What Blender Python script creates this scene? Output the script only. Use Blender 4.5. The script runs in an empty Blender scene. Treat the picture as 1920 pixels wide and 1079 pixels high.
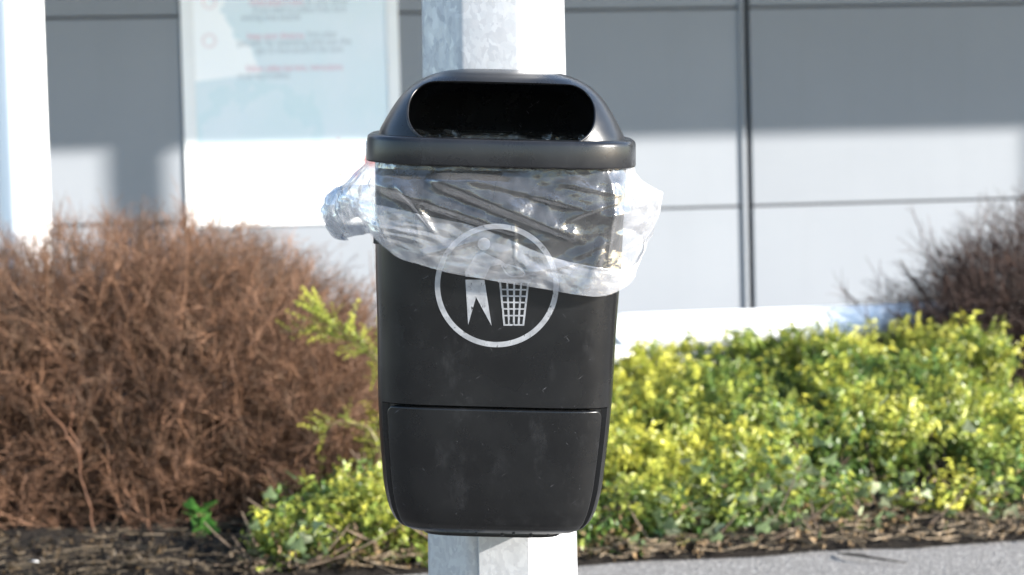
import bpy, bmesh, math, random
import numpy as np
from mathutils import Vector, Matrix, Euler

R = math.radians
random.seed(7)
rng = np.random.default_rng(11)
scene = bpy.context.scene
col = scene.collection

# ------------------------------------------------------------------ camera
FPX = 4000.0                       # focal length in photo pixels (1920 wide): a 75 mm lens
CAM = Vector((0.0, -3.44, 1.05))
PITCH, ROLL = 3.0, -1.5
camd = bpy.data.cameras.new('camera')
camd.sensor_width = 36.0
camd.lens = 36.0 * FPX / 1920.0
camd.clip_start, camd.clip_end = 0.05, 2000.0
camd.dof.use_dof = True
camd.dof.focus_distance = 3.31
camd.dof.aperture_fstop = 4.7
cam = bpy.data.objects.new('camera', camd)
col.objects.link(cam)
CAMROT = Matrix.Rotation(R(90 - PITCH), 3, 'X') @ Matrix.Rotation(R(ROLL), 3, 'Z')
cam.matrix_world = Matrix.Translation(CAM) @ CAMROT.to_4x4()
scene.camera = cam

def ray(px, py):
    return CAMROT @ Vector(((px - 960.0) / FPX, (539.5 - py) / FPX, -1.0))

def at_y(px, py, y):               # point of the pixel's ray on the upright plane Y = y
    d = ray(px, py)
    return CAM + d * ((y - CAM.y) / d.y)

def at_ground(px, py, z=0.0):
    d = ray(px, py)
    return CAM + d * ((z - CAM.z) / d.z)

# the wall behind: an upright plane turned 8 degrees
WYAW = R(8.0)
WD = Vector((math.cos(WYAW), math.sin(WYAW), 0))
WN = Vector((math.sin(WYAW), -math.cos(WYAW), 0))
W0 = Vector((0, 6.56, 0))

def at_wall(px, py, off=0.0):      # (s, z) on the plane 'off' metres in front of the wall
    d = ray(px, py)
    o = W0 + WN * off
    t = (o - CAM).dot(WN) / d.dot(WN)
    p = CAM + d * t
    return (p - o).dot(WD), p.z

def wall_pt(s, z, off=0.0):
    p = W0 + WD * s + WN * off
    return Vector((p.x, p.y, z))

# ------------------------------------------------------------------ sun and sky
# canopy columns stand COL_OFF in front of the wall; their shadows on the wall give the sun's azimuth
COL_OFF = 2.3
sA = at_wall(41, 250, COL_OFF)[0]
s_sh1, s_sh2 = at_wall(241, 330)[0], at_wall(1956, 330)[0]
COL_STEP = s_sh2 - s_sh1
sB = sA + COL_STEP
tan_aw = (sB - s_sh1) / COL_OFF
AZ = math.atan(tan_aw) + WYAW                       # angle to the right of the camera axis, on the camera's side
EL = math.atan(0.40 * math.sin(AZ))
SUN = Vector((math.sin(AZ) * math.cos(EL), -math.cos(AZ) * math.cos(EL), math.sin(EL)))
print('sun az', math.degrees(AZ), 'el', math.degrees(EL))

world = bpy.data.worlds.new('World')
scene.world = world
world.use_nodes = True
wn = world.node_tree.nodes
wl = world.node_tree.links
wn.clear()
wo = wn.new('ShaderNodeOutputWorld')
bg = wn.new('ShaderNodeBackground')
sky = wn.new('ShaderNodeTexSky')
sky.sky_type = 'NISHITA'
sky.sun_disc = False
sky.sun_elevation = EL
sky.sun_rotation = math.pi - AZ
sky.dust_density = 0.4
sky.ozone_density = 1.5
bg.inputs['Strength'].default_value = 0.128
wl.new(sky.outputs[0], bg.inputs['Color'])
wl.new(bg.outputs[0], wo.inputs['Surface'])

sund = bpy.data.lights.new('sun', 'SUN')
sund.energy = 4.5
sund.angle = R(0.8)
sund.color = (1.0, 0.955, 0.885)
sun = bpy.data.objects.new('sun', sund)
sun.rotation_euler = SUN.to_track_quat('Z', 'Y').to_euler()
sun.location = (6, -4, 8)
col.objects.link(sun)

scene.view_settings.view_transform = 'Standard'
scene.view_settings.look = 'None'
scene.view_settings.gamma = 1.0
scene.view_settings.exposure = 2.0
scene.view_settings.use_curve_mapping = False
scene.cycles.use_denoising = True
scene.cycles.transparent_max_bounces = 24
scene.cycles.max_bounces = 8
scene.cycles.sample_clamp_indirect = 6.0

# ------------------------------------------------------------------ helpers
def tag(o, label=None, cat=None, group=None, kind=None):
    if label: o['label'] = label
    if cat: o['category'] = cat
    if group: o['group'] = group
    if kind: o['kind'] = kind
    return o

def link(name, me, mat, parent=None):
    o = bpy.data.objects.new(name, me)
    col.objects.link(o)
    if mat is not None and not me.materials:
        me.materials.append(mat)
    if parent is not None:
        o.parent = parent
    return o

def empty(name, loc=(0, 0, 0), rot=(0, 0, 0)):
    o = bpy.data.objects.new(name, None)
    o.empty_display_size = 0.05
    o.location = loc
    o.rotation_euler = rot
    col.objects.link(o)
    return o

def fast_mesh(name, verts, faces, smooth=True, colors=None):
    """verts (N,3), faces: list of int arrays (M,k)"""
    me = bpy.data.meshes.new(name)
    verts = np.ascontiguousarray(verts, dtype=np.float32)
    if not isinstance(faces, list): faces = [faces]
    faces = [np.asarray(f, dtype=np.int32) for f in faces if len(f)]
    nl = sum(f.size for f in faces); nf = sum(len(f) for f in faces)
    me.vertices.add(len(verts)); me.vertices.foreach_set('co', verts.ravel())
    me.loops.add(nl); me.loops.foreach_set('vertex_index', np.concatenate([f.ravel() for f in faces]))
    me.polygons.add(nf)
    tot = np.concatenate([np.full(len(f), f.shape[1], np.int32) for f in faces])
    st = np.concatenate([[0], np.cumsum(tot)[:-1]]).astype(np.int32)
    me.polygons.foreach_set('loop_start', st)
    if smooth: me.polygons.foreach_set('use_smooth', np.ones(nf, bool))
    me.update(calc_edges=True)
    if colors is not None:
        a = me.color_attributes.new('tint', 'FLOAT_COLOR', 'POINT')
        c = np.ones((len(verts), 4), np.float32); c[:, :3] = colors
        a.data.foreach_set('color', c.ravel())
    me.validate()
    return me

def grid_faces(nu, nv, close_u=False):
    """vertex (i,j) -> i + j*nu ; faces counter to u x v"""
    i = np.arange(nu if close_u else nu - 1); j = np.arange(nv - 1)
    I, J = np.meshgrid(i, j)
    I2 = (I + 1) % nu
    return np.stack([I + J * nu, I2 + J * nu, I2 + (J + 1) * nu, I + (J + 1) * nu], -1).reshape(-1, 4)

def box_mesh(name, sx, sy, sz, bevel=0.0, seg=2, origin=(0, 0, 0)):
    bm = bmesh.new()
    bmesh.ops.create_cube(bm, size=1.0)
    for v in bm.verts:
        v.co = Vector((v.co.x * sx, v.co.y * sy, v.co.z * sz)) + Vector(origin)
    if bevel > 0:
        bmesh.ops.bevel(bm, geom=list(bm.edges), offset=bevel, segments=seg, affect='EDGES', profile=0.5)
    me = bpy.data.meshes.new(name); bm.to_mesh(me); bm.free()
    return me

def tube_batch(paths, radii, sides=3):
    """paths (N,K,3), radii (N,K) -> verts, quads"""
    paths = np.asarray(paths, float); N, K, _ = paths.shape
    tan = np.gradient(paths, axis=1)
    tan /= np.linalg.norm(tan, axis=2, keepdims=True) + 1e-9
    ref = np.where(np.abs(tan[..., 2:3]) < 0.9, np.array([0, 0, 1.0]), np.array([1.0, 0, 0]))
    u = np.cross(tan, ref); u /= np.linalg.norm(u, axis=2, keepdims=True) + 1e-9
    v = np.cross(tan, u)
    ang = np.arange(sides) * 2 * math.pi / sides
    ring = (paths[:, :, None, :] + radii[:, :, None, None] *
            (np.cos(ang)[None, None, :, None] * u[:, :, None, :] + np.sin(ang)[None, None, :, None] * v[:, :, None, :]))
    verts = ring.reshape(-1, 3)
    f = []
    base = np.arange(N)[:, None, None] * K * sides
    k = np.arange(K - 1)[None, :, None] * sides
    s = np.arange(sides)[None, None, :]; s2 = (s + 1) % sides
    f = np.stack([base + k + s, base + k + s2, base + k + sides + s2, base + k + sides + s], -1).reshape(-1, 4)
    return verts, f

# value noise (vectorised)
_perm = rng.random((64, 64, 64)).astype(np.float32)
def vnoise(p):
    p = np.asarray(p, float)
    i = np.floor(p).astype(int); f = p - i; f = f * f * (3 - 2 * f)
    def g(a, b, c): return _perm[(i[..., 0] + a) & 63, (i[..., 1] + b) & 63, (i[..., 2] + c) & 63]
    x, y, z = f[..., 0], f[..., 1], f[..., 2]
    def L(a, b, t): return a + (b - a) * t
    return L(L(L(g(0,0,0), g(1,0,0), x), L(g(0,1,0), g(1,1,0), x), y),
             L(L(g(0,0,1), g(1,0,1), x), L(g(0,1,1), g(1,1,1), x), y), z) * 2 - 1

def fbm(p, octs=4):
    s = 0; a = 1.0
    for k in range(octs):
        s = s + a * vnoise(p * 2 ** k + 17.3 * k); a *= 0.5
    return s

def sharp(me, deg=40):
    me.polygons.foreach_set('use_smooth', np.ones(len(me.polygons), bool))
    me.set_sharp_from_angle(angle=R(deg))

# ------------------------------------------------------------------ materials
def new_mat(name):
    m = bpy.data.materials.new(name); m.use_nodes = True
    nt = m.node_tree
    b = nt.nodes['Principled BSDF']
    return m, nt, b

def N(nt, t, **kw):
    n = nt.nodes.new(t)
    for k, v in kw.items():
        if k in n.inputs: n.inputs[k].default_value = v
        else: setattr(n, k, v)
    return n

def ramp(nt, src, stops):
    r = nt.nodes.new('ShaderNodeValToRGB')
    e = r.color_ramp.elements
    while len(e) < len(stops): e.new(0.5)
    for el, (p, c) in zip(e, stops):
        el.position = p; el.color = (*c, 1) if len(c) == 3 else c
    nt.links.new(src, r.inputs[0])
    return r.outputs[0]

def coords(nt, kind='Object', scale=None):
    tc = nt.nodes.new('ShaderNodeTexCoord')
    if scale is None: return tc.outputs[kind]
    mp = nt.nodes.new('ShaderNodeMapping'); mp.inputs['Scale'].default_value = scale
    nt.links.new(tc.outputs[kind], mp.inputs['Vector'])
    return mp.outputs[0]

def noise(nt, vec, scale, detail=4, rough=0.55):
    n = nt.nodes.new('ShaderNodeTexNoise')
    n.inputs['Scale'].default_value = scale; n.inputs['Detail'].default_value = detail; n.inputs['Roughness'].default_value = rough
    if vec is not None: nt.links.new(vec, n.inputs['Vector'])
    return n.outputs[0]

def bump(nt, b, h, strength, dist=0.01):
    n = nt.nodes.new('ShaderNodeBump'); n.inputs['Strength'].default_value = strength; n.inputs['Distance'].default_value = dist
    nt.links.new(h, n.inputs['Height']); nt.links.new(n.outputs[0], b.inputs['Normal'])

def mixc(nt, fac, a, bb):
    m = nt.nodes.new('ShaderNodeMix'); m.data_type = 'RGBA'
    for sock, v in ((m.inputs[0], fac), (m.inputs[6], a), (m.inputs[7], bb)):
        if hasattr(v, 'links'): nt.links.new(v, sock)
        elif isinstance(v, (int, float)): sock.default_value = v
        else: sock.default_value = (*v, 1)
    return m.outputs[2]

def mth(nt, op, a, b=None, c=None):
    m = nt.nodes.new('ShaderNodeMath'); m.operation = op
    for k, v in enumerate((a, b, c)):
        if v is None: continue
        if hasattr(v, 'links'): nt.links.new(v, m.inputs[k])
        else: m.inputs[k].default_value = v
    return m.outputs[0]

def plastic(name, base, rough, scratch=True, emblem=False):
    m, nt, b = new_mat(name)
    oc = coords(nt)
    n1 = noise(nt, oc, 9, 6, 0.62)
    n2 = noise(nt, oc, 160, 3)
    rg = ramp(nt, n1, [(0.3, (rough - 0.07,) * 3), (0.75, (rough + 0.12,) * 3)])
    nt.links.new(rg, b.inputs['Roughness'])
    basec = ramp(nt, n1, [(0.3, tuple(c * 0.85 for c in base)), (0.75, tuple(c * 1.35 for c in base))])
    if scratch:
        # short pale scuffs: stretched noise, thresholded, in patches; and specks
        def streaks(rot, sc_):
            tc = nt.nodes.new('ShaderNodeTexCoord')
            m1 = nt.nodes.new('ShaderNodeMapping'); m1.inputs['Rotation'].default_value = (0, rot, 0)
            m2 = nt.nodes.new('ShaderNodeMapping'); m2.inputs['Scale'].default_value = sc_
            nt.links.new(tc.outputs['Object'], m1.inputs['Vector']); nt.links.new(m1.outputs[0], m2.inputs['Vector'])
            return noise(nt, m2.outputs[0], 1.0, 2, 0.6)
        s1 = streaks(0.65, (420, 60, 42)); s2 = streaks(-0.95, (380, 60, 36))
        patch = mth(nt, 'MULTIPLY', ramp(nt, noise(nt, oc, 26, 3), [(0.52, (0, 0, 0)), (0.64, (1, 1, 1))]), 1.0)
        sc = mth(nt, 'MAXIMUM', ramp(nt, s1, [(0.70, (0, 0, 0)), (0.78, (1, 1, 1))]), ramp(nt, s2, [(0.70, (0, 0, 0)), (0.78, (1, 1, 1))]))
        sc = mth(nt, 'MULTIPLY', sc, patch)
        sp = ramp(nt, noise(nt, oc, 330, 1), [(0.79, (0, 0, 0)), (0.84, (1, 1, 1))])
        sc = mth(nt, 'MULTIPLY', mth(nt, 'MAXIMUM', sc, sp), 0.55)
        smear = ramp(nt, noise(nt, coords(nt, 'Object', (1.6, 1, 0.8)), 15, 9, 0.72), [(0.56, (0, 0, 0)), (0.74, (1, 1, 1))])
        basec = mixc(nt, mth(nt, 'MULTIPLY', smear, 0.17), basec, (0.06, 0.06, 0.063))
        basec = mixc(nt, sc, basec, (0.15, 0.15, 0.16))
    nt.links.new(basec, b.inputs['Base Color'])
    b.inputs['Specular IOR Level'].default_value = 0.34
    bump(nt, b, n2, 0.05, 0.002)
    return m

M = {}
M['bin'] = plastic('black_plastic', (0.0040, 0.0041, 0.0044), 0.27)
M['bin_lid'] = plastic('black_lid_plastic', (0.0085, 0.0088, 0.0100), 0.27)
M['bin_inner'] = plastic('black_inner_plastic', (0.006, 0.006, 0.006), 0.6, scratch=False)

# worn white print
m, nt, b = new_mat('worn_white_print')
oc = coords(nt)
fl = ramp(nt, noise(nt, coords(nt, 'Object', (1, 1, 0.45)), 210, 5, 0.7), [(0.38, (1, 1, 1)), (0.43, (0, 0, 0))])
fl2 = ramp(nt, noise(nt, oc, 30, 4), [(0.45, (0.0, 0.0, 0.0)), (0.58, (1, 1, 1))])
fac = mth(nt, 'MULTIPLY', fl, fl2)
cc = ramp(nt, noise(nt, oc, 60, 5), [(0.35, (0.150, 0.153, 0.162)), (0.65, (0.235, 0.238, 0.248))])
nt.links.new(mixc(nt, fac, cc, (0.012, 0.012, 0.012)), b.inputs['Base Color'])
b.inputs['Roughness'].default_value = 0.5
M['print'] = m

# galvanised steel with spangle
m, nt, b = new_mat('galvanised_steel')
oc = coords(nt, 'Object', (1, 1, 0.7))
vo = nt.nodes.new('ShaderNodeTexVoronoi'); vo.inputs['Scale'].default_value = 115
ns = nt.nodes.new('ShaderNodeTexNoise'); ns.inputs['Scale'].default_value = 40; ns.inputs['Detail'].default_value = 3
nt.links.new(oc, ns.inputs['Vector'])
mx = nt.nodes.new('ShaderNodeMix'); mx.data_type = 'VECTOR'; mx.inputs[0].default_value = 0.035
nt.links.new(oc, mx.inputs[4]); nt.links.new(ns.outputs[1], mx.inputs[5]); nt.links.new(mx.outputs[1], vo.inputs['Vector'])
sep = nt.nodes.new('ShaderNodeSeparateColor'); nt.links.new(vo.outputs['Color'], sep.inputs[0])
spg = ramp(nt, sep.outputs[0], [(0.0, (0.300, 0.302, 0.312)), (0.5, (0.332, 0.333, 0.343)), (1.0, (0.375, 0.376, 0.386))])
dirt = ramp(nt, noise(nt, coords(nt, 'Object', (1, 1, 0.35)), 14, 8, 0.7), [(0.55, (0, 0, 0)), (0.78, (1, 1, 1))])
nt.links.new(mixc(nt, mth(nt, 'MULTIPLY', dirt, 0.35), spg, (0.21, 0.20, 0.185)), b.inputs['Base Color'])
b.inputs['Metallic'].default_value = 0.35
nt.links.new(ramp(nt, sep.outputs[1], [(0, (0.42,) * 3), (1, (0.62,) * 3)]), b.inputs['Roughness'])
bump(nt, b, noise(nt, oc, 55, 4), 0.10, 0.003)
M['galv'] = m

# wall panels
m, nt, b = new_mat('grey_coated_panel')
oc = coords(nt)
n1 = noise(nt, oc, 1.3, 5)
n2 = noise(nt, coords(nt, 'Object', (1, 1, 14)), 3, 3)
c1 = ramp(nt, n1, [(0.3, (0.212, 0.227, 0.250)), (0.7, (0.230, 0.245, 0.268))])
oi = nt.nodes.new('ShaderNodeObjectInfo')
tone = mth(nt, 'MULTIPLY_ADD', oi.outputs['Random'], 0.07, 0.965)
stk = ramp(nt, noise(nt, coords(nt, 'Object', (9, 1, 0.5)), 1.0, 5, 0.6), [(0.50, (0, 0, 0)), (0.75, (1, 1, 1))])
cw = mixc(nt, mth(nt, 'MULTIPLY', n2, 0.12), c1, (0.21, 0.222, 0.24))
cw = mixc(nt, mth(nt, 'MULTIPLY', stk, 0.10), cw, (0.17, 0.175, 0.18))
vm = nt.nodes.new('ShaderNodeVectorMath'); vm.operation = 'SCALE'; nt.links.new(cw, vm.inputs[0]); nt.links.new(tone, vm.inputs['Scale'])
nt.links.new(vm.outputs[0], b.inputs['Base Color'])
b.inputs['Roughness'].default_value = 0.8
b.inputs['Specular IOR Level'].default_value = 0.2
bump(nt, b, n2, 0.06, 0.01)
M['panel'] = m
m, nt, b = new_mat('dark_joint'); b.inputs['Base Color'].default_value = (0.045, 0.05, 0.055, 1); b.inputs['Roughness'].default_value = 0.7
M['joint'] = m

m, nt, b = new_mat('white_paint')
oc = coords(nt)
chips = ramp(nt, noise(nt, coords(nt, 'Object', (5, 5, 9)), 1.6, 5, 0.6), [(0.665, (0, 0, 0)), (0.70, (1, 1, 1))])
gr = ramp(nt, noise(nt, oc, 6, 6), [(0.3, (0.80, 0.80, 0.80)), (0.75, (0.74, 0.74, 0.745))])
nt.links.new(mixc(nt, mth(nt, 'MULTIPLY', chips, 0.8), gr, (0.22, 0.22, 0.27)), b.inputs['Base Color'])
b.inputs['Roughness'].default_value = 0.4
M['white_worn'] = m
m, nt, b = new_mat('clean_white_paint')
nt.links.new(ramp(nt, noise(nt, coords(nt), 4, 6), [(0.3, (0.79, 0.79, 0.79)), (0.75, (0.83, 0.83, 0.83))]), b.inputs['Base Color'])
b.inputs['Roughness'].default_value = 0.42
M['white'] = m

def flat(name, c, rough=0.5):
    m, nt, b = new_mat(name)
    n1 = noise(nt, coords(nt), 25, 4)
    nt.links.new(ramp(nt, n1, [(0.3, tuple(x * 0.92 for x in c)), (0.7, tuple(min(1, x * 1.06) for x in c))]), b.inputs['Base Color'])
    b.inputs['Roughness'].default_value = rough
    return m
M['red_ink'] = flat('red_ink', (0.72, 0.40, 0.47))
M['grey_ink'] = flat('grey_ink', (0.44, 0.48, 0.52))
M['pink_ink'] = flat('pink_ink', (0.80, 0.62, 0.64))
M['black_metal'] = flat('black_metal', (0.012, 0.012, 0.013), 0.5)
M['steel'] = flat('dull_steel', (0.30, 0.31, 0.32), 0.4)

# soil, asphalt
m, nt, b = new_mat('bark_soil')
oc = coords(nt)
n1 = noise(nt, oc, 5, 8, 0.65); n2 = noise(nt, oc, 60, 6, 0.7)
c1 = ramp(nt, n1, [(0.3, (0.010, 0.008, 0.007)), (0.55, (0.020, 0.016, 0.013)), (0.8, (0.042, 0.034, 0.027))])
nt.links.new(mixc(nt, 0.5, c1, ramp(nt, n2, [(0.3, (0.009, 0.0075, 0.0065)), (0.62, (0.026, 0.021, 0.017)), (0.75, (0.10, 0.082, 0.062))])), b.inputs['Base Color'])
b.inputs['Roughness'].default_value = 0.9
b.inputs['Specular IOR Level'].default_value = 0.1
bump(nt, b, n2, 0.9, 0.02)
M['soil'] = m
m, nt, b = new_mat('asphalt')
oc = coords(nt)
vo = nt.nodes.new('ShaderNodeTexVoronoi'); vo.inputs['Scale'].default_value = 150; nt.links.new(oc, vo.inputs['Vector'])
sep = nt.nodes.new('ShaderNodeSeparateColor'); nt.links.new(vo.outputs['Color'], sep.inputs[0])
c1 = ramp(nt, sep.outputs[0], [(0, (0.086, 0.080, 0.074)), (0.6, (0.178, 0.166, 0.154)), (0.93, (0.25, 0.234, 0.218)), (1.0, (0.50, 0.475, 0.45))])
n1 = noise(nt, oc, 1.7, 6)
nt.links.new(mixc(nt, mth(nt, 'MULTIPLY', n1, 0.5), c1, (0.148, 0.140, 0.134)), b.inputs['Base Color'])
b.inputs['Roughness'].default_value = 0.85
bump(nt, b, vo.outputs['Distance'], 0.6, 0.006)
M['asphalt'] = m

# vegetation
def twig_mat(name, lo, mid, hi):
    m, nt, b = new_mat(name)
    at = nt.nodes.new('ShaderNodeAttribute'); at.attribute_name = 'tint'
    n1 = noise(nt, coords(nt), 30, 4)
    c = ramp(nt, n1, [(0.3, lo), (0.5, mid), (0.75, hi)])
    mm = nt.nodes.new('ShaderNodeMix'); mm.data_type = 'RGBA'; mm.blend_type = 'MULTIPLY'; mm.inputs[0].default_value = 1.0
    nt.links.new(c, mm.inputs[6]); nt.links.new(at.outputs['Color'], mm.inputs[7])
    nt.links.new(mm.outputs[2], b.inputs['Base Color'])
    b.inputs['Roughness'].default_value = 0.6
    b.inputs['Specular IOR Level'].default_value = 0.25
    return m
M['twig'] = twig_mat('reddish_brown_twig', (0.054, 0.030, 0.019), (0.125, 0.070, 0.043), (0.232, 0.138, 0.088))
M['twig_dark'] = twig_mat('dark_purple_twig', (0.024, 0.015, 0.0125), (0.046, 0.028, 0.022), (0.092, 0.056, 0.043))
M['stem'] = twig_mat('brown_stem', (0.07, 0.05, 0.036), (0.13, 0.092, 0.066), (0.21, 0.155, 0.11))
M['straw'] = twig_mat('dry_litter', (0.12, 0.09, 0.06), (0.24, 0.185, 0.125), (0.42, 0.34, 0.24))

def leaf_mat(name, rough=0.38, trans=0.35):
    m, nt, b = new_mat(name)
    at = nt.nodes.new('ShaderNodeAttribute'); at.attribute_name = 'tint'
    nt.links.new(at.outputs['Color'], b.inputs['Base Color'])
    b.inputs['Roughness'].default_value = rough
    tr = nt.nodes.new('ShaderNodeBsdfTranslucent')
    nt.links.new(at.outputs['Color'], tr.inputs['Color'])
    mx = nt.nodes.new('ShaderNodeMixShader'); mx.inputs[0].default_value = trans
    out = nt.nodes['Material Output']
    nt.links.new(b.outputs[0], mx.inputs[1]); nt.links.new(tr.outputs[0], mx.inputs[2]); nt.links.new(mx.outputs[0], out.inputs['Surface'])
    return m
M['leaf'] = leaf_mat('golden_green_leaf')
def leaf_plain(name, c):
    m, nt, b = new_mat(name)
    n1 = noise(nt, coords(nt), 40, 4)
    cc = ramp(nt, n1, [(0.3, tuple(x * 0.7 for x in c)), (0.7, tuple(x * 1.3 for x in c))])
    nt.links.new(cc, b.inputs['Base Color']); b.inputs['Roughness'].default_value = 0.35
    tr = nt.nodes.new('ShaderNodeBsdfTranslucent'); nt.links.new(cc, tr.inputs['Color'])
    mx = nt.nodes.new('ShaderNodeMixShader'); mx.inputs[0].default_value = 0.25
    nt.links.new(b.outputs[0], mx.inputs[1]); nt.links.new(tr.outputs[0], mx.inputs[2]); nt.links.new(mx.outputs[0], nt.nodes['Material Output'].inputs['Surface'])
    return m
M['ivy'] = leaf_plain('grey_green_ivy_leaf', (0.13, 0.18, 0.085))
M['ivy_pale'] = leaf_plain('pale_ivy_leaf', (0.30, 0.33, 0.20))
M['weed'] = leaf_plain('fresh_green_leaf', (0.10, 0.26, 0.05))

# clear polythene film
def film(name, white, gloss_r=0.17):
    m, nt, b = new_mat(name)
    nt.nodes.remove(b)
    out = nt.nodes['Material Output']
    tp = nt.nodes.new('ShaderNodeBsdfTransparent'); tp.inputs[0].default_value = (0.90, 0.905, 0.915, 1)
    df = nt.nodes.new('ShaderNodeBsdfDiffuse'); df.inputs[0].default_value = (0.68, 0.68, 0.70, 1)
    tl = nt.nodes.new('ShaderNodeBsdfTranslucent'); tl.inputs[0].default_value = (0.60, 0.60, 0.63, 1)
    gl = nt.nodes.new('ShaderNodeBsdfGlossy'); gl.inputs['Roughness'].default_value = gloss_r; gl.inputs[0].default_value = (1, 1, 1, 1)
    oc = coords(nt)
    bp = nt.nodes.new('ShaderNodeBump'); bp.inputs['Strength'].default_value = 0.48; bp.inputs['Distance'].default_value = 0.004
    # creases: warped cell edges at two sizes, in patches
    wv = nt.nodes.new('ShaderNodeTexNoise'); wv.inputs['Scale'].default_value = 14; wv.inputs['Detail'].default_value = 3; nt.links.new(oc, wv.inputs['Vector'])
    mv = nt.nodes.new('ShaderNodeMix'); mv.data_type = 'VECTOR'; mv.inputs[0].default_value = 0.10
    nt.links.new(oc, mv.inputs[4]); nt.links.new(wv.outputs[1], mv.inputs[5])
    hs = mth(nt, 'MULTIPLY', noise(nt, oc, 85, 5, 0.6), 0.35)
    for (sc_, amp_) in ((34, 0.9), (80, 0.45)):
        vz = nt.nodes.new('ShaderNodeTexVoronoi'); vz.inputs['Scale'].default_value = sc_; vz.feature = 'F1'
        nt.links.new(mv.outputs[1], vz.inputs['Vector'])
        pm = ramp(nt, noise(nt, oc, 11 + sc_ * 0.1, 3), [(0.44, (0, 0, 0)), (0.6, (1, 1, 1))])
        hs = mth(nt, 'ADD', hs, mth(nt, 'MULTIPLY', mth(nt, 'MULTIPLY', vz.outputs['Distance'], pm), amp_))
    nt.links.new(hs, bp.inputs['Height'])
    for s in (df, tl, gl): nt.links.new(bp.outputs[0], s.inputs['Normal'])
    ms = nt.nodes.new('ShaderNodeMixShader'); ms.inputs[0].default_value = 0.45
    nt.links.new(df.outputs[0], ms.inputs[1]); nt.links.new(tl.outputs[0], ms.inputs[2])
    lw = nt.nodes.new('ShaderNodeLayerWeight'); lw.inputs[0].default_value = 0.5
    # milky fraction grows a little at grazing view (longer path through the film) and varies in patches
    pat = ramp(nt, noise(nt, oc, 22, 5), [(0.3, (white * 0.55,) * 3), (0.7, (white * 1.5,) * 3)])
    fw = mth(nt, 'MINIMUM', mth(nt, 'ADD', pat, mth(nt, 'MULTIPLY', mth(nt, 'POWER', lw.outputs['Facing'], 2.0), 0.26 + white * 1.8)), 0.85)
    m1 = nt.nodes.new('ShaderNodeMixShader'); nt.links.new(fw, m1.inputs[0])
    nt.links.new(tp.outputs[0], m1.inputs[1]); nt.links.new(ms.outputs[0], m1.inputs[2])
    fr = nt.nodes.new('ShaderNodeFresnel'); fr.inputs[0].default_value = 1.5; nt.links.new(bp.outputs[0], fr.inputs['Normal'])
    fg = mth(nt, 'MINIMUM', mth(nt, 'MULTIPLY', fr.outputs[0], 0.95), 0.15)
    m2 = nt.nodes.new('ShaderNodeMixShader'); nt.links.new(fg, m2.inputs[0])
    nt.links.new(m1.outputs[0], m2.inputs[1]); nt.links.new(gl.outputs[0], m2.inputs[2])
    nt.links.new(m2.outputs[0], out.inputs['Surface'])
    return m
M['film'] = film('clear_bag_film', 0.058, 0.13)
M['film_cuff'] = film('doubled_bag_film', 0.23, 0.16)
M['film_hem'] = film('hem_bag_film', 0.11, 0.16)

# ------------------------------------------------------------------ ground
eA, eB = at_ground(1920, 1018), at_ground(1080, 1061)
EDG = (eA - eB).normalized()                       # along the edge of the paving, to the right
EN = Vector((-EDG.y, EDG.x, 0))                    # towards the wall
E0 = eB - EDG * 0.3
def bedpt(s, t): return E0 + EDG * s + EN * t

bm = bmesh.new()
bmesh.ops.create_grid(bm, x_segments=2, y_segments=2, size=400)
me = bpy.data.meshes.new('pavement'); bm.to_mesh(me); bm.free()
tag(link('pavement', me, M['asphalt']), 'pale grey asphalt pavement in front of the planted bed', kind='structure')

nu, nv = 320, 110
S = np.linspace(-6, 7, nu); T = np.concatenate([np.linspace(0, 0.7, 70), np.linspace(0.72, 5.0, 40)])
SS, TT = np.meshgrid(S, T)
Tj = TT + np.where(TT < 0.7, (1 - TT / 0.7), 0) * 0.035 * fbm(np.stack([SS * 4, SS * 0 + 3, SS * 0], -1), 4)
pts = np.array(E0)[None, None] + SS[..., None] * np.array(EDG) + Tj[..., None] * np.array(EN)
hz = 0.003 + 0.05 * np.clip(TT / 0.35, 0, 1) ** 0.7 + np.clip(TT / 0.12, 0, 1) * (0.022 * fbm(np.stack([SS * 5, TT * 5, SS * 0], -1), 3) + 0.010 * fbm(np.stack([SS * 28, TT * 28, SS * 0], -1), 3))
pts[..., 2] = np.maximum(hz, 0.003 + 0 * hz)
soil = link('soil_bed', fast_mesh('soil_bed', pts.reshape(-1, 3), grid_faces(nu, nv)), M['soil'])
tag(soil, 'dark bare soil bed under the bushes along the wall', kind='structure')

# ------------------------------------------------------------------ building wall
wall_s0, wall_s1, wall_h = -9.0, 11.0, 4.6
wall = empty('building_wall', wall_pt(0, 0, 0), (0, 0, WYAW))
tag(wall, 'light grey panelled building wall with dark vertical joint behind the bin', 'wall')
link('joint_backing', box_mesh('joint_backing', wall_s1 - wall_s0, 0.25, wall_h, origin=((wall_s0 + wall_s1) / 2, 0.155, wall_h / 2)), M['joint'], wall)
vj = at_wall(1403, 290)[0]; vj0 = at_wall(347, 200)[0]
pw = vj - vj0
zj1 = at_wall(1300, 390)[1]; zj2 = at_wall(1300, 17)[1]; ph = zj2 - zj1
zs = [zj1 + k * ph for k in range(-3, 6)]
zs = [z for z in zs if 0.1 < z < wall_h - 0.1]
zs = [0.0] + zs + [wall_h]
ss = [vj0 + k * pw for k in range(-3, 6)]
ss = [wall_s0] + [s for s in ss if wall_s0 + 0.2 < s < wall_s1 - 0.2] + [wall_s1]
cache = {}
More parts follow.
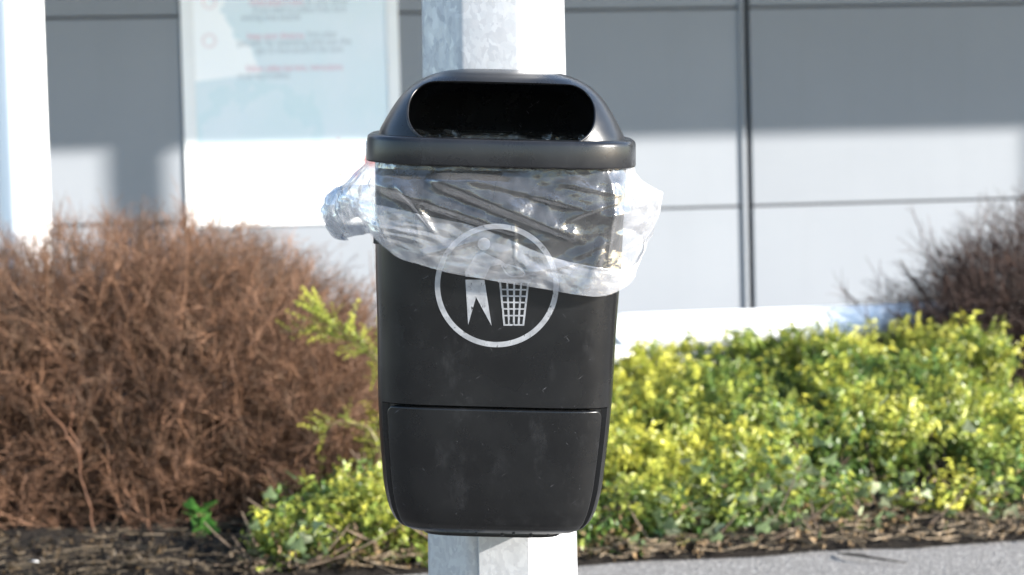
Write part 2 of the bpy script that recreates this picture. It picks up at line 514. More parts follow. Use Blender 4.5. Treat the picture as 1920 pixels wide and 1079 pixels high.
for a, bb in zip(ss[:-1], ss[1:]):
    for c, d in zip(zs[:-1], zs[1:]):
        w_, h_ = bb - a - 0.026, d - c - 0.010
        key = (round(w_, 3), round(h_, 3))
        if key not in cache:
            cache[key] = box_mesh('panel', w_, 0.05, h_, 0.004, 2)
        o = link('panel', cache[key], M['panel'], wall); o.location = ((a + bb) / 2, 0.005, (c + d) / 2)
    if bb < wall_s1 and abs(bb - vj0) > 0.1:
        o = link('joint_trim', box_mesh('joint_trim', 0.022, 0.012, wall_h - 0.04, 0.003), M['panel'], wall)
        o.location = (bb - 0.028, -0.027, wall_h / 2)

# canopy with its columns
zsh = at_wall(1150, 263)[1]
ssh = at_wall(1150, 263)[0]
zcan = zsh + (COL_OFF + 0.12) * math.tan(EL) / math.cos(math.atan(tan_aw))
print('canopy z', zcan, 'col step', COL_STEP, 'sA', sA, 'sB', sB)
can = empty('entrance_canopy', wall_pt(0, 0, 0), (0, 0, WYAW))
tag(can, 'flat white canopy on columns shading the top of the wall', 'canopy')
cd = COL_OFF + 0.12 - 0.03
link('roof_slab', box_mesh('roof_slab', 19.6, cd - 0.04, 0.16, 0.01, origin=(1.0, -0.05 - (cd - 0.04) / 2, zcan + 0.14)), M['white'], can)
link('fascia', box_mesh('fascia', 19.6, 0.05, 0.28, 0.008, origin=(1.0, -0.03 - cd + 0.005, zcan + 0.14)), M['white'], can)

def column(s, label, rad=0.068):
    p = wall_pt(s, 0, COL_OFF)
    r = empty('canopy_column', p, (0, 0, WYAW))
    tag(r, label, 'column', 'round white columns holding the canopy')
    prof = [(0.0, 0.02), (0.13, 0.02), (0.13, 0.045), (0.080, 0.046), (0.080, zcan + 0.055)]
    n = 48; V = []; 
    for (rr, z) in [(rad, 0.03), (rad, zcan + 0.058)]:
        for k in range(n): V.append((rr * math.cos(2 * math.pi * k / n), rr * math.sin(2 * math.pi * k / n), z))
    link('shaft', fast_mesh('shaft', np.array(V), grid_faces(n, 2, True)), M['white'], r)
    bm = bmesh.new(); bmesh.ops.create_cone(bm, segments=32, radius1=0.14, radius2=0.14, depth=0.05, cap_ends=True)
    bmesh.ops.translate(bm, verts=bm.verts, vec=(0, 0, 0.045))
    me = bpy.data.meshes.new('base_plate'); bm.to_mesh(me); bm.free(); sharp(me)
    link('base_plate', me, M['white'], r)
    return r
column(sA, 'round white column at the left edge behind the brown bush', 0.088)
column(sB, 'second round white canopy column, right of the photo, throwing the shadow beside the poster')
column(sB + COL_STEP, 'third round white canopy column, farthest right, throwing the shadow at the right edge')

# ------------------------------------------------------------------ notice board on the wall
bs0, bs1 = at_wall(345, 250, 0.06)[0], at_wall(750, 120, 0.06)[0]
bz0 = at_wall(560, 422, 0.06)[1]; bz1 = bz0 + 1.95
bw, bh = bs1 - bs0, bz1 - bz0
board = empty('notice_board', wall_pt((bs0 + bs1) / 2, bz0, 0.021), (0, 0, WYAW))
tag(board, 'white framed notice board with pale blue poster on the grey wall', 'notice board')
fw = 0.055
link('back_board', box_mesh('back_board', bw - 0.004, 0.003, bh - 0.004, 0.0, origin=(0, -0.0005, bh / 2)), M['white'], board)
fr = empty('frame'); fr.parent = board
for (w_, h_, cx, cz) in ((fw, bh, -bw / 2 + fw / 2, bh / 2), (fw, bh, bw / 2 - fw / 2, bh / 2), (bw - 2 * fw - 0.002, fw, 0, fw / 2), (bw - 2 * fw - 0.002, fw, 0, bh - fw / 2)):
    link('frame_bar', box_mesh('frame_bar', w_, 0.010, h_, 0.003, origin=(cx, -0.0072, cz)), M['white'], fr)
# poster sheet: printed pale blue field and teal arc, white slanted region, white foot, in poster coordinates
pwid, phei = bw - 2 * fw, bh - 2 * fw
m, nt, b = new_mat('poster_print')
sx = nt.nodes.new('ShaderNodeSeparateXYZ'); nt.links.new(coords(nt, 'Object'), sx.inputs[0])
X = mth(nt, 'DIVIDE', mth(nt, 'ADD', sx.outputs[0], pwid / 2), pwid); Z = sx.outputs[2]
def bz(py): return at_wall(545, py, 0.06)[1] - bz0
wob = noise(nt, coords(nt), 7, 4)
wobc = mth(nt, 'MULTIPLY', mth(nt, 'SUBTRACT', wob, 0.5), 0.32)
# white mask: region left of a slanting line above y=150
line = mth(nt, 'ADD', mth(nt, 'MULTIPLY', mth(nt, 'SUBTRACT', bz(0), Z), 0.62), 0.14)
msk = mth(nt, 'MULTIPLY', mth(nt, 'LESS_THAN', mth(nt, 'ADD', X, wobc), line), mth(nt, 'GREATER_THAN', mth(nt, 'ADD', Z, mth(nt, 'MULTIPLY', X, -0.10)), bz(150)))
field = ramp(nt, noise(nt, coords(nt), 3.0, 4), [(0.3, (0.66, 0.77, 0.81)), (0.7, (0.74, 0.80, 0.85))])
# teal arc: thin ring band
dx = mth(nt, 'SUBTRACT', X, 0.32); dz = mth(nt, 'SUBTRACT', Z, bz(400))
dist = mth(nt, 'SQRT', mth(nt, 'ADD', mth(nt, 'MULTIPLY', dx, dx), mth(nt, 'MULTIPLY', mth(nt, 'MULTIPLY', dz, dz), 0.45)))
arc = mth(nt, 'LESS_THAN', mth(nt, 'ABSOLUTE', mth(nt, 'SUBTRACT', mth(nt, 'ADD', dist, wobc), 0.40)), 0.025)
field = mixc(nt, mth(nt, 'MULTIPLY', arc, 0.3), field, (0.50, 0.70, 0.74))
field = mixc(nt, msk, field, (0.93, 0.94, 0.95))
foot = mth(nt, 'LESS_THAN', mth(nt, 'ADD', Z, mth(nt, 'MULTIPLY', wobc, 0.5)), bz(284))
field = mixc(nt, foot, field, (0.62, 0.63, 0.64))
red = mth(nt, 'MULTIPLY', mth(nt, 'GREATER_THAN', noise(nt, coords(nt), 13, 3), 0.56), mth(nt, 'MULTIPLY', mth(nt, 'GREATER_THAN', X, 0.72), mth(nt, 'MULTIPLY', mth(nt, 'LESS_THAN', Z, bz(262)), mth(nt, 'GREATER_THAN', Z, bz(335)))))
field = mixc(nt, mth(nt, 'MULTIPLY', red, 0.8), field, (0.50, 0.10, 0.08))
nt.links.new(field, b.inputs['Base Color']); b.inputs['Roughness'].default_value = 0.45
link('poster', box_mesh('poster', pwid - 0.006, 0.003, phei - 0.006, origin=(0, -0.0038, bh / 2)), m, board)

def text_line(px, py, txt, mat, width_px):
    cu = bpy.data.curves.new('text_line', 'FONT'); cu.body = txt; cu.size = 0.045; cu.materials.append(mat)
    o = bpy.data.objects.new('text_line', cu); col.objects.link(o)
    o.parent = board; o.rotation_euler = (math.pi / 2, 0, 0)
    s, z = at_wall(px, py, 0.06)
    o.location = (s - (bs0 + bs1) / 2, -0.0062, z - bz0)
    bpy.context.view_layer.update()
    w_ = max(o.dimensions.x, 1e-3)
    want = width_px * 0.00242
    k = want / w_
    me_ = bpy.data.meshes.new_from_object(o.evaluated_get(bpy.context.evaluated_depsgraph_get())); me_.name = 'text_line'
    loc_ = o.location.copy(); bpy.data.objects.remove(o); bpy.data.curves.remove(cu)
    o = link('text_line', me_, mat, board); o.location = loc_; o.rotation_euler = (math.pi / 2, 0, 0)
    o.scale = (k, 1.0, 1.0)
T_ = [(468, 10, 'limited people in store', 'red_ink', 100), (574, 8, 'at any time', 'grey_ink', 78),
      (475, 24, 'if you need to collect from here', 'grey_ink', 175), (452, 38, 'waiting area outside', 'grey_ink', 112),
      (464, 73, 'keep your distance', 'red_ink', 106), (577, 70, 'from other', 'grey_ink', 56),
      (445, 86, 'people, by queueing and use the', 'grey_ink', 214), (478, 100, 'signs to move around in the store', 'grey_ink', 166),
      (462, 134, 'follow safety barriers, instructions', 'red_ink', 182), (446, 148, 'on your way to checkout', 'grey_ink', 98)]
for (px, py, tx, mt, w_) in T_: text_line(px, py, tx, M[mt], w_)
# two small round icons at the margin of the text
for (px, py) in ((392, 3), (392, 76)):
    s, z = at_wall(px, py, 0.06); n = 40; V = []
    for rr in (0.026, 0.032):
        for k in range(n): V.append((rr * math.cos(2 * math.pi * k / n), 0, rr * math.sin(2 * math.pi * k / n)))
    o = link('icon_ring', fast_mesh('icon_ring', np.array(V), grid_faces(n, 2, True)), M['pink_ink'], board)
    o.location = (s - (bs0 + bs1) / 2, -0.0062, z - bz0)

# ------------------------------------------------------------------ white tubular barrier
TR = 0.073
p0 = at_y(1150, 627, 4.15); p1 = at_y(1720, 612, 4.32)
pd = (p1 - p0); pd.z = 0
L1 = p0; L2 = p0 + (p1 - p0) * 2.3; L2.z = p0.z
bar = empty('tube_barrier', (L1.x, L1.y, 0))
tag(bar, 'white painted tubular barrier rail with chipped paint behind the green hedge', 'barrier')
def curve_tube(name, pts, r, mat, parent, sides=20):
    pts = np.array([[p[0], p[1], p[2]] for p in pts]) - np.array(parent.location)
    v, f = tube_batch(pts[None], np.full((1, len(pts)), r), sides)
    return link(name, fast_mesh(name, v, f), mat, parent)
dirv = (L2 - L1).normalized()
pts = []
for k in range(9):
    a = math.pi / 2 * k / 8
    pts.append(L1 + dirv * (0.05 * (1 - math.cos(a)) - 0.0) + Vector((0, 0, -0.05 + 0.05 * math.sin(a))))
for k in range(1, 13): pts.append(L1 + dirv * 0.05 + (L2 - L1 - dirv * 0.05) * (k / 12))
curve_tube('rail', pts, TR, M['white_worn'], bar, 24)
curve_tube('post', [Vector((L1.x, L1.y, 0.0)), Vector((L1.x, L1.y, 0.2)), Vector((L1.x, L1.y, L1.z - 0.048))], TR, M['white_worn'], bar, 24)
e2 = L1 + (L2 - L1) * 0.985
curve_tube('post', [Vector((e2.x, e2.y, 0.0)), Vector((e2.x, e2.y, 0.2)), Vector((e2.x, e2.y, L1.z - 0.02))], TR * 0.98, M['white_worn'], bar, 24)

# ------------------------------------------------------------------ lamp post (octagonal, galvanised)
PY = 0.286
ptop, pbot = at_y(925.5, 0, PY), at_y(944.5, 1079, PY)
ax = (ptop - pbot).normalized()
pg = pbot - ax * (pbot.z / ax.z)
post = empty('lamp_post', pg)
tag(post, 'galvanised steel octagonal lamp post carrying the litter bin', 'post')
lean = Vector((0, 0, 1)).rotation_difference(ax)
zt_, zb_ = ptop.z, pbot.z
at_t, at_b = 261 * (PY - CAM.y) / FPX / 2, 277 * (PY - CAM.y) / FPX / 2
def apo(z): return at_b + (at_t - at_b) * (z - zb_) / (zt_ - zb_)
ROT8 = R(-3.0)
V = []; zz = list(np.linspace(0, 5.0, 41))
ringN = 8 * 3
for z in zz:
    a = apo(z); rc = a / math.cos(math.pi / 8)
    for k in range(8):
        c0 = Vector((math.sin(ROT8 + (k - 0.5) * math.pi / 4), -math.cos(ROT8 + (k - 0.5) * math.pi / 4)))
        for dk in (-0.13, 0, 0.13):      # softly folded corners
            t = dk
            if t == 0:
                p = c0 * rc * 0.991
            else:
                c1 = Vector((math.sin(ROT8 + (k - 0.5 + (1 if t > 0 else -1)) * math.pi / 4), -math.cos(ROT8 + (k - 0.5 + (1 if t > 0 else -1)) * math.pi / 4)))
                p = (c0 * (1 - 0.075) + c1 * 0.075) * rc
            V.append(tuple(lean @ Vector((p.x, p.y, z))))
me = fast_mesh('shaft', np.array(V), grid_faces(ringN, len(zz), True))
link('shaft', me, M['galv'], post)
me = box_mesh('base_plate', 0.40, 0.40, 0.025, 0.004, origin=(0, 0, 0.0135)); link('base_plate', me, M['galv'], post)
# access door plate on the front face below the bin
dpl = at_y(905.5, 1040, PY - apo(0.45) - 0.004) - pg
fa = math.tan(math.pi / 8) * apo(0.3) - 0.006
dx0 = dpl.x; dx1 = fa * 0.995
a0 = apo(0.3)
door = box_mesh('access_door', dx1 - dx0 + 0.01, 0.005, 0.62, 0.002, origin=((dx0 + dx1) / 2, 0, 0))
o = link('access_door', door, M['galv'], post)
o.rotation_mode = 'QUATERNION'
tap = math.atan((apo(0) - apo(1)) / 1.0)
o.rotation_quaternion = (lean.to_matrix() @ Matrix.Rotation(ROT8, 3, 'Z') @ Matrix.Rotation(-tap, 3, 'X')).to_quaternion()
ctr = Vector((math.sin(ROT8) * (a0 + 0.0035), -math.cos(ROT8) * (a0 + 0.0035), 0.30))
o.location = lean @ ctr

# ------------------------------------------------------------------ litter bin
K = 3.44 / FPX
LEAN = R(2.96)
A = at_y(931, 640, 0.0)
RB = Matrix.Rotation(LEAN, 3, 'Y')
ZA = 363 * K
BLOC = A - RB @ Vector((0, 0, ZA))
bin_ = empty('litter_bin', BLOC, (0, LEAN, 0))
tag(bin_, 'black plastic litter bin with hooded lid strapped to the lamp post', 'litter bin')
RBI = RB.transposed()

def F(px, py, yl):                 # photo pixel -> bin coordinates on the plane y = yl
    o = RBI @ (CAM - BLOC); d = RBI @ ray(px, py)
    p = o + d * ((yl - o.y) / d.y)
    return p
def zv(v): return (v + 363.0) * K

def interp(tab):
    xs = np.array([t[0] for t in tab], float); ys = np.array([t[1] for t in tab], float)
    # monotone-ish smooth interpolation (Catmull-Rom on table)
    def f(x):
        x = np.clip(np.asarray(x, float), xs[0], xs[-1])
        i = np.clip(np.searchsorted(xs, x) - 1, 0, len(xs) - 2)
        h = xs[i + 1] - xs[i]; t = (x - xs[i]) / h
        m = np.gradient(ys, xs)
        return ((2 * t ** 3 - 3 * t ** 2 + 1) * ys[i] + (t ** 3 - 2 * t ** 2 + t) * h * m[i] +
                (-2 * t ** 3 + 3 * t ** 2) * ys[i + 1] + (t ** 3 - t ** 2) * h * m[i + 1])
    return f
fa_body = interp([(-354, 140), (-352, 152), (-346, 168), (-335, 181), (-318, 191), (-285, 201), (-215, 210), (-125, 217), (46, 223), (126, 227), (285, 231), (372, 233)])
ff_body = interp([(-354, 0.050), (-352, 0.062), (-346, 0.077), (-335, 0.089), (-318, 0.096), (-285, 0.103), (-215, 0.112), (-125, 0.120), (46, 0.133), (126, 0.138), (285, 0.146), (372, 0.149)])   # front depth
fk_body = interp([(-354, 0.140), (-346, 0.145), (-330, 0.146), (-285, 0.150), (372, 0.150)])
NB = 4.6
def body_ab(v):
    a = fa_body(v) * K; f = ff_body(v); k = fk_body(v)
    return a, (f + k) / 2, (k - f) / 2       # half width, half depth, centre y
def body_pt(th, v, off=0.0, n=NB):
    """th from the front (0), positive to the right; arrays"""
    a, b_, yc = body_ab(v)
    s, c = np.sin(th), np.cos(th)
    r = (np.abs(s / a) ** n + np.abs(c / b_) ** n) ** (-1.0 / n)
    x, y = r * s, yc - r * c
    # gradient normal in plan
    gx = np.sign(s) * np.abs(x / a) ** (n - 1) / a; gy = -np.sign(c) * np.abs((y - yc) / b_) ** (n - 1) / b_
    gl = np.sqrt(gx ** 2 + gy ** 2) + 1e-9
    return np.stack([x + off * gx / gl, y + off * gy / gl, zv(v) + 0 * x], -1)
def body_front_y(x, z):
    v = z / K - 363.0
    a, b_, yc = body_ab(v)
    return yc - b_ * (np.clip(1 - np.abs(x / a) ** NB, 0, 1)) ** (1 / NB)

def outline_x(y, v):                # x of the body's left flank at depth y
    a, b_, yc = body_ab(np.array(v))
    return -a * (1 - abs((y - yc) / b_) ** NB) ** (1 / NB)
VSEAM = -110.0
THL = R(57.5)
# body shell, recessed where the lower panel sits
nth = 260
th = np.linspace(-math.pi, math.pi, nth, endpoint=False)
vs = np.concatenate([np.linspace(-354, -330, 22), np.linspace(-326, -130, 40), np.linspace(-127, -100, 26), np.linspace(-96, 372, 60)])
TH, VS = np.meshgrid(th, vs)
rec = np.clip((VSEAM + 1.0 - VS) / 2.0, 0, 1) * np.clip((THL + R(3.4) - np.abs(TH)) / R(1.2), 0, 1)
pts = body_pt(TH, VS, -0.009 * rec).reshape(-1, 3)
faces = [grid_faces(nth, len(vs), True)]
cap = np.arange(nth)[::-1][None]
me = fast_mesh('body', pts, [faces[0], cap]); me.set_sharp_from_angle(angle=R(35))
link('body', me, M['bin'], bin_)
# lower front panel
nu, nv = 150, 110
uu = np.concatenate([[-1.0, -0.996, -0.990, -0.982, -0.972], np.linspace(-0.96, 0.96, nu - 10), [0.972, 0.982, 0.990, 0.996, 1.0]])
vv = np.concatenate([np.linspace(-350, -330, 24), np.linspace(-327, -136, 60), np.linspace(-133, VSEAM - 2.2, 26)])
UU, VV = np.meshgrid(uu, vv)
dtop = (VSEAM - 2.2) - VV
cr = 17.0
lim = THL - np.where(dtop < cr, (1 - np.sqrt(np.clip(1 - ((cr - dtop) / cr) ** 2, 0, 1))) * R(6.5), 0)
edge_u = np.clip((1 - np.abs(UU)) / 0.028, 0, 1); edge_v = np.clip(dtop / 5.0, 0, 1)
e_ = np.minimum(edge_u, edge_v); e_ = np.sqrt(np.clip(1 - (1 - e_) ** 2, 0, 1))
pts = body_pt(UU * lim, VV, -0.0085 + 0.0095 * e_).reshape(-1, 3)
me = fast_mesh('lower_panel', pts, grid_faces(nu, len(vv)))
link('lower_panel', me, M['bin'], bin_)
# base lip under the body
nb = 120; thb = np.linspace(-math.pi, math.pi, nb, endpoint=False)
rows = []
for (sc, dz) in ((0.88, 0.010), (0.90, 0.005), (0.885, 0.001), (0.80, 0.0), (0.0, 0.0)):
    p = body_pt(thb, np.full(nb, -353.0)); c = np.array([0, 0.03, 0]); q = p.copy(); q[:, :2] = c[:2] + (p[:, :2] - c[:2]) * sc; q[:, 2] = dz; rows.append(q)
link('base', fast_mesh('base', np.concatenate(rows), grid_faces(nb, len(rows), True)[:, ::-1]), M['bin'], bin_)
# drops of water hanging along the lower edge
for (px, py, s_) in ((894, 995, 1.0), (942, 999, 0.9), (963, 994, 1.0), (995, 1001, 1.1), (1028, 999, 1.0), (1043, 1000, 1.0)):
    p = F(px, py, -0.045)
    bm = bmesh.new(); bmesh.ops.create_icosphere(bm, subdivisions=2, radius=0.0026 * s_)
    for v_ in bm.verts: v_.co.z *= 0.8
    me = bpy.data.meshes.new('water_drop'); bm.to_mesh(me); bm.free(); sharp(me, 80)
    o = link('water_drop', me, M['bin_lid'], bin_); o.location = (p.x, float(body_front_y(np.array(p.x), np.array(max(p.z, 0.010)))) - 0.001, p.z)

# mounting bracket between bin and post
pb = RBI @ (Vector((BLOC.x, PY - at_b - 0.006, 0.9)) - BLOC)
dep = max(pb.y - 0.148, 0.004)
link('mounting_bracket', box_mesh('mounting_bracket', 0.09, dep + 0.004, 0.42, 0.003, origin=(0, 0.149 + dep / 2, 0.34)), M['steel'], bin_)
# latch and locking bar on the left flank
pl = F(707.5, 437, -0.10)
a_l = -float(outline_x(-0.10, 200.0))
link('latch', box_mesh('latch', 0.011, 0.024, 0.034, 0.0015, origin=(-a_l - 0.0035, -0.095, pl.z)), M['black_metal'], bin_)

# lid: rim band, ledge, hood
LT = 0.060                          # the lid's rim drops towards the front
def outline(a, b_, yc, n, th, off=0.0):
    s, c = np.sin(th), np.cos(th)
    r = (np.abs(s / a) ** n + np.abs(c / b_) ** n) ** (-1.0 / n)
    x, y = r * s, yc - r * c
    gx = np.sign(s) * np.abs(x / a) ** (n - 1) / a; gy = -np.sign(c) * np.abs((y - yc) / b_) ** (n - 1) / b_
    gl = np.sqrt(gx ** 2 + gy ** 2) + 1e-9
    return x + off * gx / gl, y + off * gy / gl
lid = empty('lid'); lid.parent = bin_
nr = 240; thr = np.linspace(-math.pi, math.pi, nr, endpoint=False)
AR, BR, NR = 250 * K, 0.169, 3.5
zb, zt = zv(337), zv(386)
prof = [(-0.006, zb + 0.030), (-0.005, zb + 0.001), (-0.003, zb), (-0.0008, zb + 0.0008), (0.0, zb + 0.003), (-0.001, zt - 0.008), (-0.0018, zt - 0.0035), (-0.0045, zt - 0.0010), (-0.009, zt), (-0.018, zt - 0.0005), (-0.030, zt + 0.0005)]
rows = []
for (o_, z) in prof:
    x, y = outline(AR, BR, 0.0, NR, thr, o_)
    rows.append(np.stack([x, y, z + LT * y + 0 * x], -1))
link('rim', fast_mesh('rim', np.concatenate(rows), grid_faces(nr, len(rows), True)), M['bin_lid'], lid)

fh_a = interp([(380, 230), (389, 228), (410, 218), (430, 206.5), (452, 192), (471, 175), (487, 153), (498, 128), (505, 100), (508.5, 70)])
fh_f = interp([(380, 0.152), (389, 0.150), (410, 0.146), (430, 0.141), (452, 0.133), (471, 0.123), (487, 0.110), (498, 0.093), (505, 0.072), (508.5, 0.045)])
NH = 3.0
def hood_ab(v): return fh_a(v) * K, fh_f(v) * 0.5 + 0.075 * np.clip(fh_a(v) / 230, 0.2, 1), -fh_f(v) * 0.5 + 0.075 * np.clip(fh_a(v) / 230, 0.2, 1)
def hood_front_y(x, z):
    v = np.clip((z + 0.13 * LT) / K - 363.0, 380, 508.5)
    a, b_, yc = hood_ab(v)
    return yc - b_ * np.clip(1 - np.abs(x / a) ** NH, 0.0, 1) ** (1 / NH)
vh = np.concatenate([np.linspace(380, 470, 26), np.linspace(473, 500, 16), np.linspace(501, 508.5, 9)])
rows = []
for v in vh:
    a, b_, yc = hood_ab(v)
    x, y = outline(a, b_, yc, NH, thr)
    rows.append(np.stack([x, y, zv(v) + LT * y], -1))
allv = np.concatenate(rows)
cen = np.array([[0, float(hood_ab(508.5)[2]), zv(509.6)]])
topi = (len(vh) - 1) * nr + np.arange(nr)
tri = np.stack([topi, np.roll(topi, -1), np.full(nr, len(allv))], -1)
me = fast_mesh('hood', np.concatenate([allv, cen]), [grid_faces(nr, len(vh), True), tri])
hood = link('hood', me, M['bin_lid'], lid)
# the opening: a rounded slot cut through the front of the hood
yh = -0.125
c0, c1 = F(763, 206, yh), F(1117, 214, yh)
t0, bt = F(850, 151, yh), F(930, 268, yh)
hw = (c1.x - c0.x) / 2; hx = (c1.x + c0.x) / 2
ztop_, zbot_ = t0.z, bt.z
hh = (ztop_ - zbot_) / 2; hzc = (ztop_ + zbot_) / 2
def slot(n=18, grow=0.0):
    P_ = []
    w_, h_ = hw + grow, hh + grow
    rr = h_ * 0.93
    for (cx, cz, a0) in ((w_ - rr, h_ - rr, 0), (-(w_ - rr), h_ - rr, 90), (-(w_ - rr), -(h_ - rr), 180), (w_ - rr, -(h_ - rr), 270)):
        for k in range(n + 1):
            a = R(a0 + 90 * k / n); P_.append((hx + cx + rr * math.cos(a), hzc + cz + rr * math.sin(a)))
    return P_
sl = slot()
bm = bmesh.new()
f1 = [bm.verts.new((x, -0.30, z)) for x, z in sl]; f2 = [bm.verts.new((x, -0.02, z)) for x, z in sl]
bm.faces.new(f1); bm.faces.new(f2[::-1])
for k in range(len(sl)):
    j = (k + 1) % len(sl); bm.faces.new((f1[j], f1[k], f2[k], f2[j]))
bmesh.ops.recalc_face_normals(bm, faces=bm.faces)
cme = bpy.data.meshes.new('cutter'); bm.to_mesh(cme); bm.free()
cut = bpy.data.objects.new('cutter', cme); col.objects.link(cut); cut.parent = lid
so = hood.modifiers.new('s', 'SOLIDIFY'); so.thickness = 0.004; so.offset = -1
bo = hood.modifiers.new('b', 'BOOLEAN'); bo.operation = 'DIFFERENCE'; bo.solver = 'EXACT'; bo.object = cut
bpy.context.view_layer.update()
dg = bpy.context.evaluated_depsgraph_get()
hm = bpy.data.meshes.new_from_object(hood.evaluated_get(dg)); hm.name = 'hood'
hood.modifiers.clear(); hood.data = hm
bpy.data.objects.remove(cut); sharp(hm, 38)
# thin rolled edge round the opening
sp = slot(26)
px_ = np.array([p[0] for p in sp]); pz_ = np.array([p[1] for p in sp])
py_ = hood_front_y(px_, pz_) + 0.0012
path = np.stack([px_, py_, pz_], -1); path = np.concatenate([path, path[:2]])
v, f = tube_batch(path[None], np.full((1, len(path)), 0.0022), 8)
link('opening_edge', fast_mesh('opening_edge', v, f), M['bin_lid'], lid)

# emblem: ring with a figure dropping litter into a basket
EM = empty('emblem'); EM.parent = bin_
EM['label'] = 'worn white round anti-litter emblem printed on the front'
def decal(name, polys, cuts=6):
    bm = bmesh.new()
    for pl_ in polys:
        vs_ = []
        for (px, py) in pl_:
            p = F(px, py, -0.13); vs_.append(bm.verts.new((p.x, 0, p.z)))
        bm.faces.new(vs_)
    bmesh.ops.triangulate(bm, faces=bm.faces)
    if cuts: bmesh.ops.subdivide_edges(bm, edges=bm.edges, cuts=cuts, use_grid_fill=True)
    for v_ in bm.verts:
        v_.co.y = float(body_front_y(np.array(v_.co.x), np.array(v_.co.z))) - 0.0006
    bmesh.ops.recalc_face_normals(bm, faces=bm.faces)
    me = bpy.data.meshes.new(name); bm.to_mesh(me); bm.free()
    me.polygons.foreach_set('use_smooth', np.ones(len(me.polygons), bool))
    return link(name, me, M['print'], EM)
EC = (931.5, 535.5)
def arcq(r0, r1, n=140):
    out = []
    for k in range(n):
        a0, a1 = 2 * math.pi * k / n, 2 * math.pi * (k + 1) / n
        out.append([(EC[0] + r1 * math.cos(a0), EC[1] + r1 * math.sin(a0)), (EC[0] + r1 * math.cos(a1), EC[1] + r1 * math.sin(a1)),
                    (EC[0] + r0 * math.cos(a1), EC[1] + r0 * math.sin(a1)), (EC[0] + r0 * math.cos(a0), EC[1] + r0 * math.sin(a0))])
    return out
def e5(x, y): return (800 + x / 4.315, 410 + y / 4.315)
decal('ring', arcq(106, 116), 1)
hc = e5(465, 205)
decal('figure_head', [[(hc[0] + 12 * math.cos(2 * math.pi * k / 24), hc[1] + 12 * math.sin(2 * math.pi * k / 24)) for k in range(24)]], 1)
decal('figure_torso', [[e5(*p) for p in ((314, 432), (314, 468), (470, 482), (518, 385), (600, 372), (640, 400), (655, 380), (600, 335), (520, 300), (455, 268), (395, 290))]], 5)
decal('figure_legs', [[e5(*p) for p in ((314, 493), (468, 493), (526, 868), (400, 634), (336, 860))]], 6)
def seg(p, q, w):
    d = Vector((q[0] - p[0], q[1] - p[1])); n_ = Vector((-d.y, d.x)).normalized() * w / 2
    return [(p[0] - n_.x, p[1] - n_.y), (q[0] - n_.x, q[1] - n_.y), (q[0] + n_.x, q[1] + n_.y), (p[0] + n_.x, p[1] + n_.y)]
bk = [[e5(570, 488), e5(847, 492), e5(843, 520), e5(578, 516)]]
lt, lb, rt, rb = e5(594, 512), e5(629, 866), e5(822, 516), e5(781, 866)
def on(t, s):
    l = (lt[0] + (lb[0] - lt[0]) * s, lt[1] + (lb[1] - lt[1]) * s); r_ = (rt[0] + (rb[0] - rt[0]) * s, rt[1] + (rb[1] - rt[1]) * s)
    return (l[0] + (r_[0] - l[0]) * t, l[1] + (r_[1] - l[1]) * t)
for t in (0.0, 0.25, 0.5, 0.75, 1.0): bk.append(seg(on(t, 0), on(t, 1), 3.6))
decal('basket', bk, 5)
decal('basket_bands', [seg(on(-0.02, s_), on(1.02, s_), 2.9) for s_ in (0.17, 0.32, 0.465, 0.615, 0.77, 0.985)], 4)
lit_ = [e5(*p) for p in ((605, 382), (660, 372), (760, 400), (795, 445), (780, 465), (690, 468), (655, 455))]
decal('falling_litter', [seg(lit_[k], lit_[(k + 1) % len(lit_)], 2.6) for k in range(len(lit_))], 2)

# ------------------------------------------------------------------ clear bin bag
bag = empty('bin_bag', BLOC, (0, LEAN, 0))
tag(bag, 'clear polythene bag folded over the rim and hanging crookedly down the bin', 'bag')
# perimeter coordinate w in photo pixels (0 at the front centre)
nq = 460
thd = np.linspace(-math.pi, math.pi, 4001)
x_, y_ = outline(231 * K, 0.148, 0.002, 4.2, thd)
al = np.concatenate([[0], np.cumsum(np.hypot(np.diff(x_), np.diff(y_)))]) / K
al -= np.interp(0.0, thd, al)
wq = np.linspace(al[0], al[-1], nq)
thq = np.interp(wq, al, thd)
def tabl(tab):
    f = interp(tab); return f
WMAX = al[-1]
hem_y = interp([(-WMAX, 430), (-560, 436), (-470, 446), (-400, 454), (-345, 438), (-290, 408), (-240, 404), (-210, 434), (-178, 468), (-140, 482), (-100, 494), (-30, 508), (30, 519), (90, 529), (140, 538), (185, 541), (225, 524), (290, 478), (350, 450), (560, 430), (WMAX, 430)])
cuf_y = interp([(-WMAX, 345), (-560, 345), (-430, 350), (-350, 352), (-300, 358), (-240, 366), (-180, 379), (-100, 397), (-40, 411), (20, 436), (80, 462), (150, 482), (230, 490), (300, 455), (400, 425), (560, 415), (WMAX, 415)])
top_y = 306.0
def g(x, c, s): return np.exp(-((x - c) / s) ** 2)
def tri_(x): return np.abs((x % 2.0) - 1.0)
_cr = []
for k in range(9):
    a = rng.uniform(0, math.pi); lam = rng.uniform(26, 80)
    _cr.append((math.cos(a), math.sin(a), lam, rng.uniform(0, 5)))
def crinkle(w, y, amp, fine=1.0):
    p = np.stack([w / 60.0, y / 60.0, 0 * w], -1)
    wx, wy = 26 * vnoise(p + 3.1), 26 * vnoise(p + 9.7)
    h = 0
    for k, (ca, sa, lam, ph_) in enumerate(_cr):
        l = lam * (1.0 if k < 4 else 0.42 * fine)
        msk = np.clip(0.5 + 1.4 * vnoise(p * 0.8 + 5.3 * k), 0, 1)
        h = h + msk * (tri_(((w + wx) * ca + (y + wy) * sa) / l + ph_) - 0.5) * l / 60.0
    return amp * h
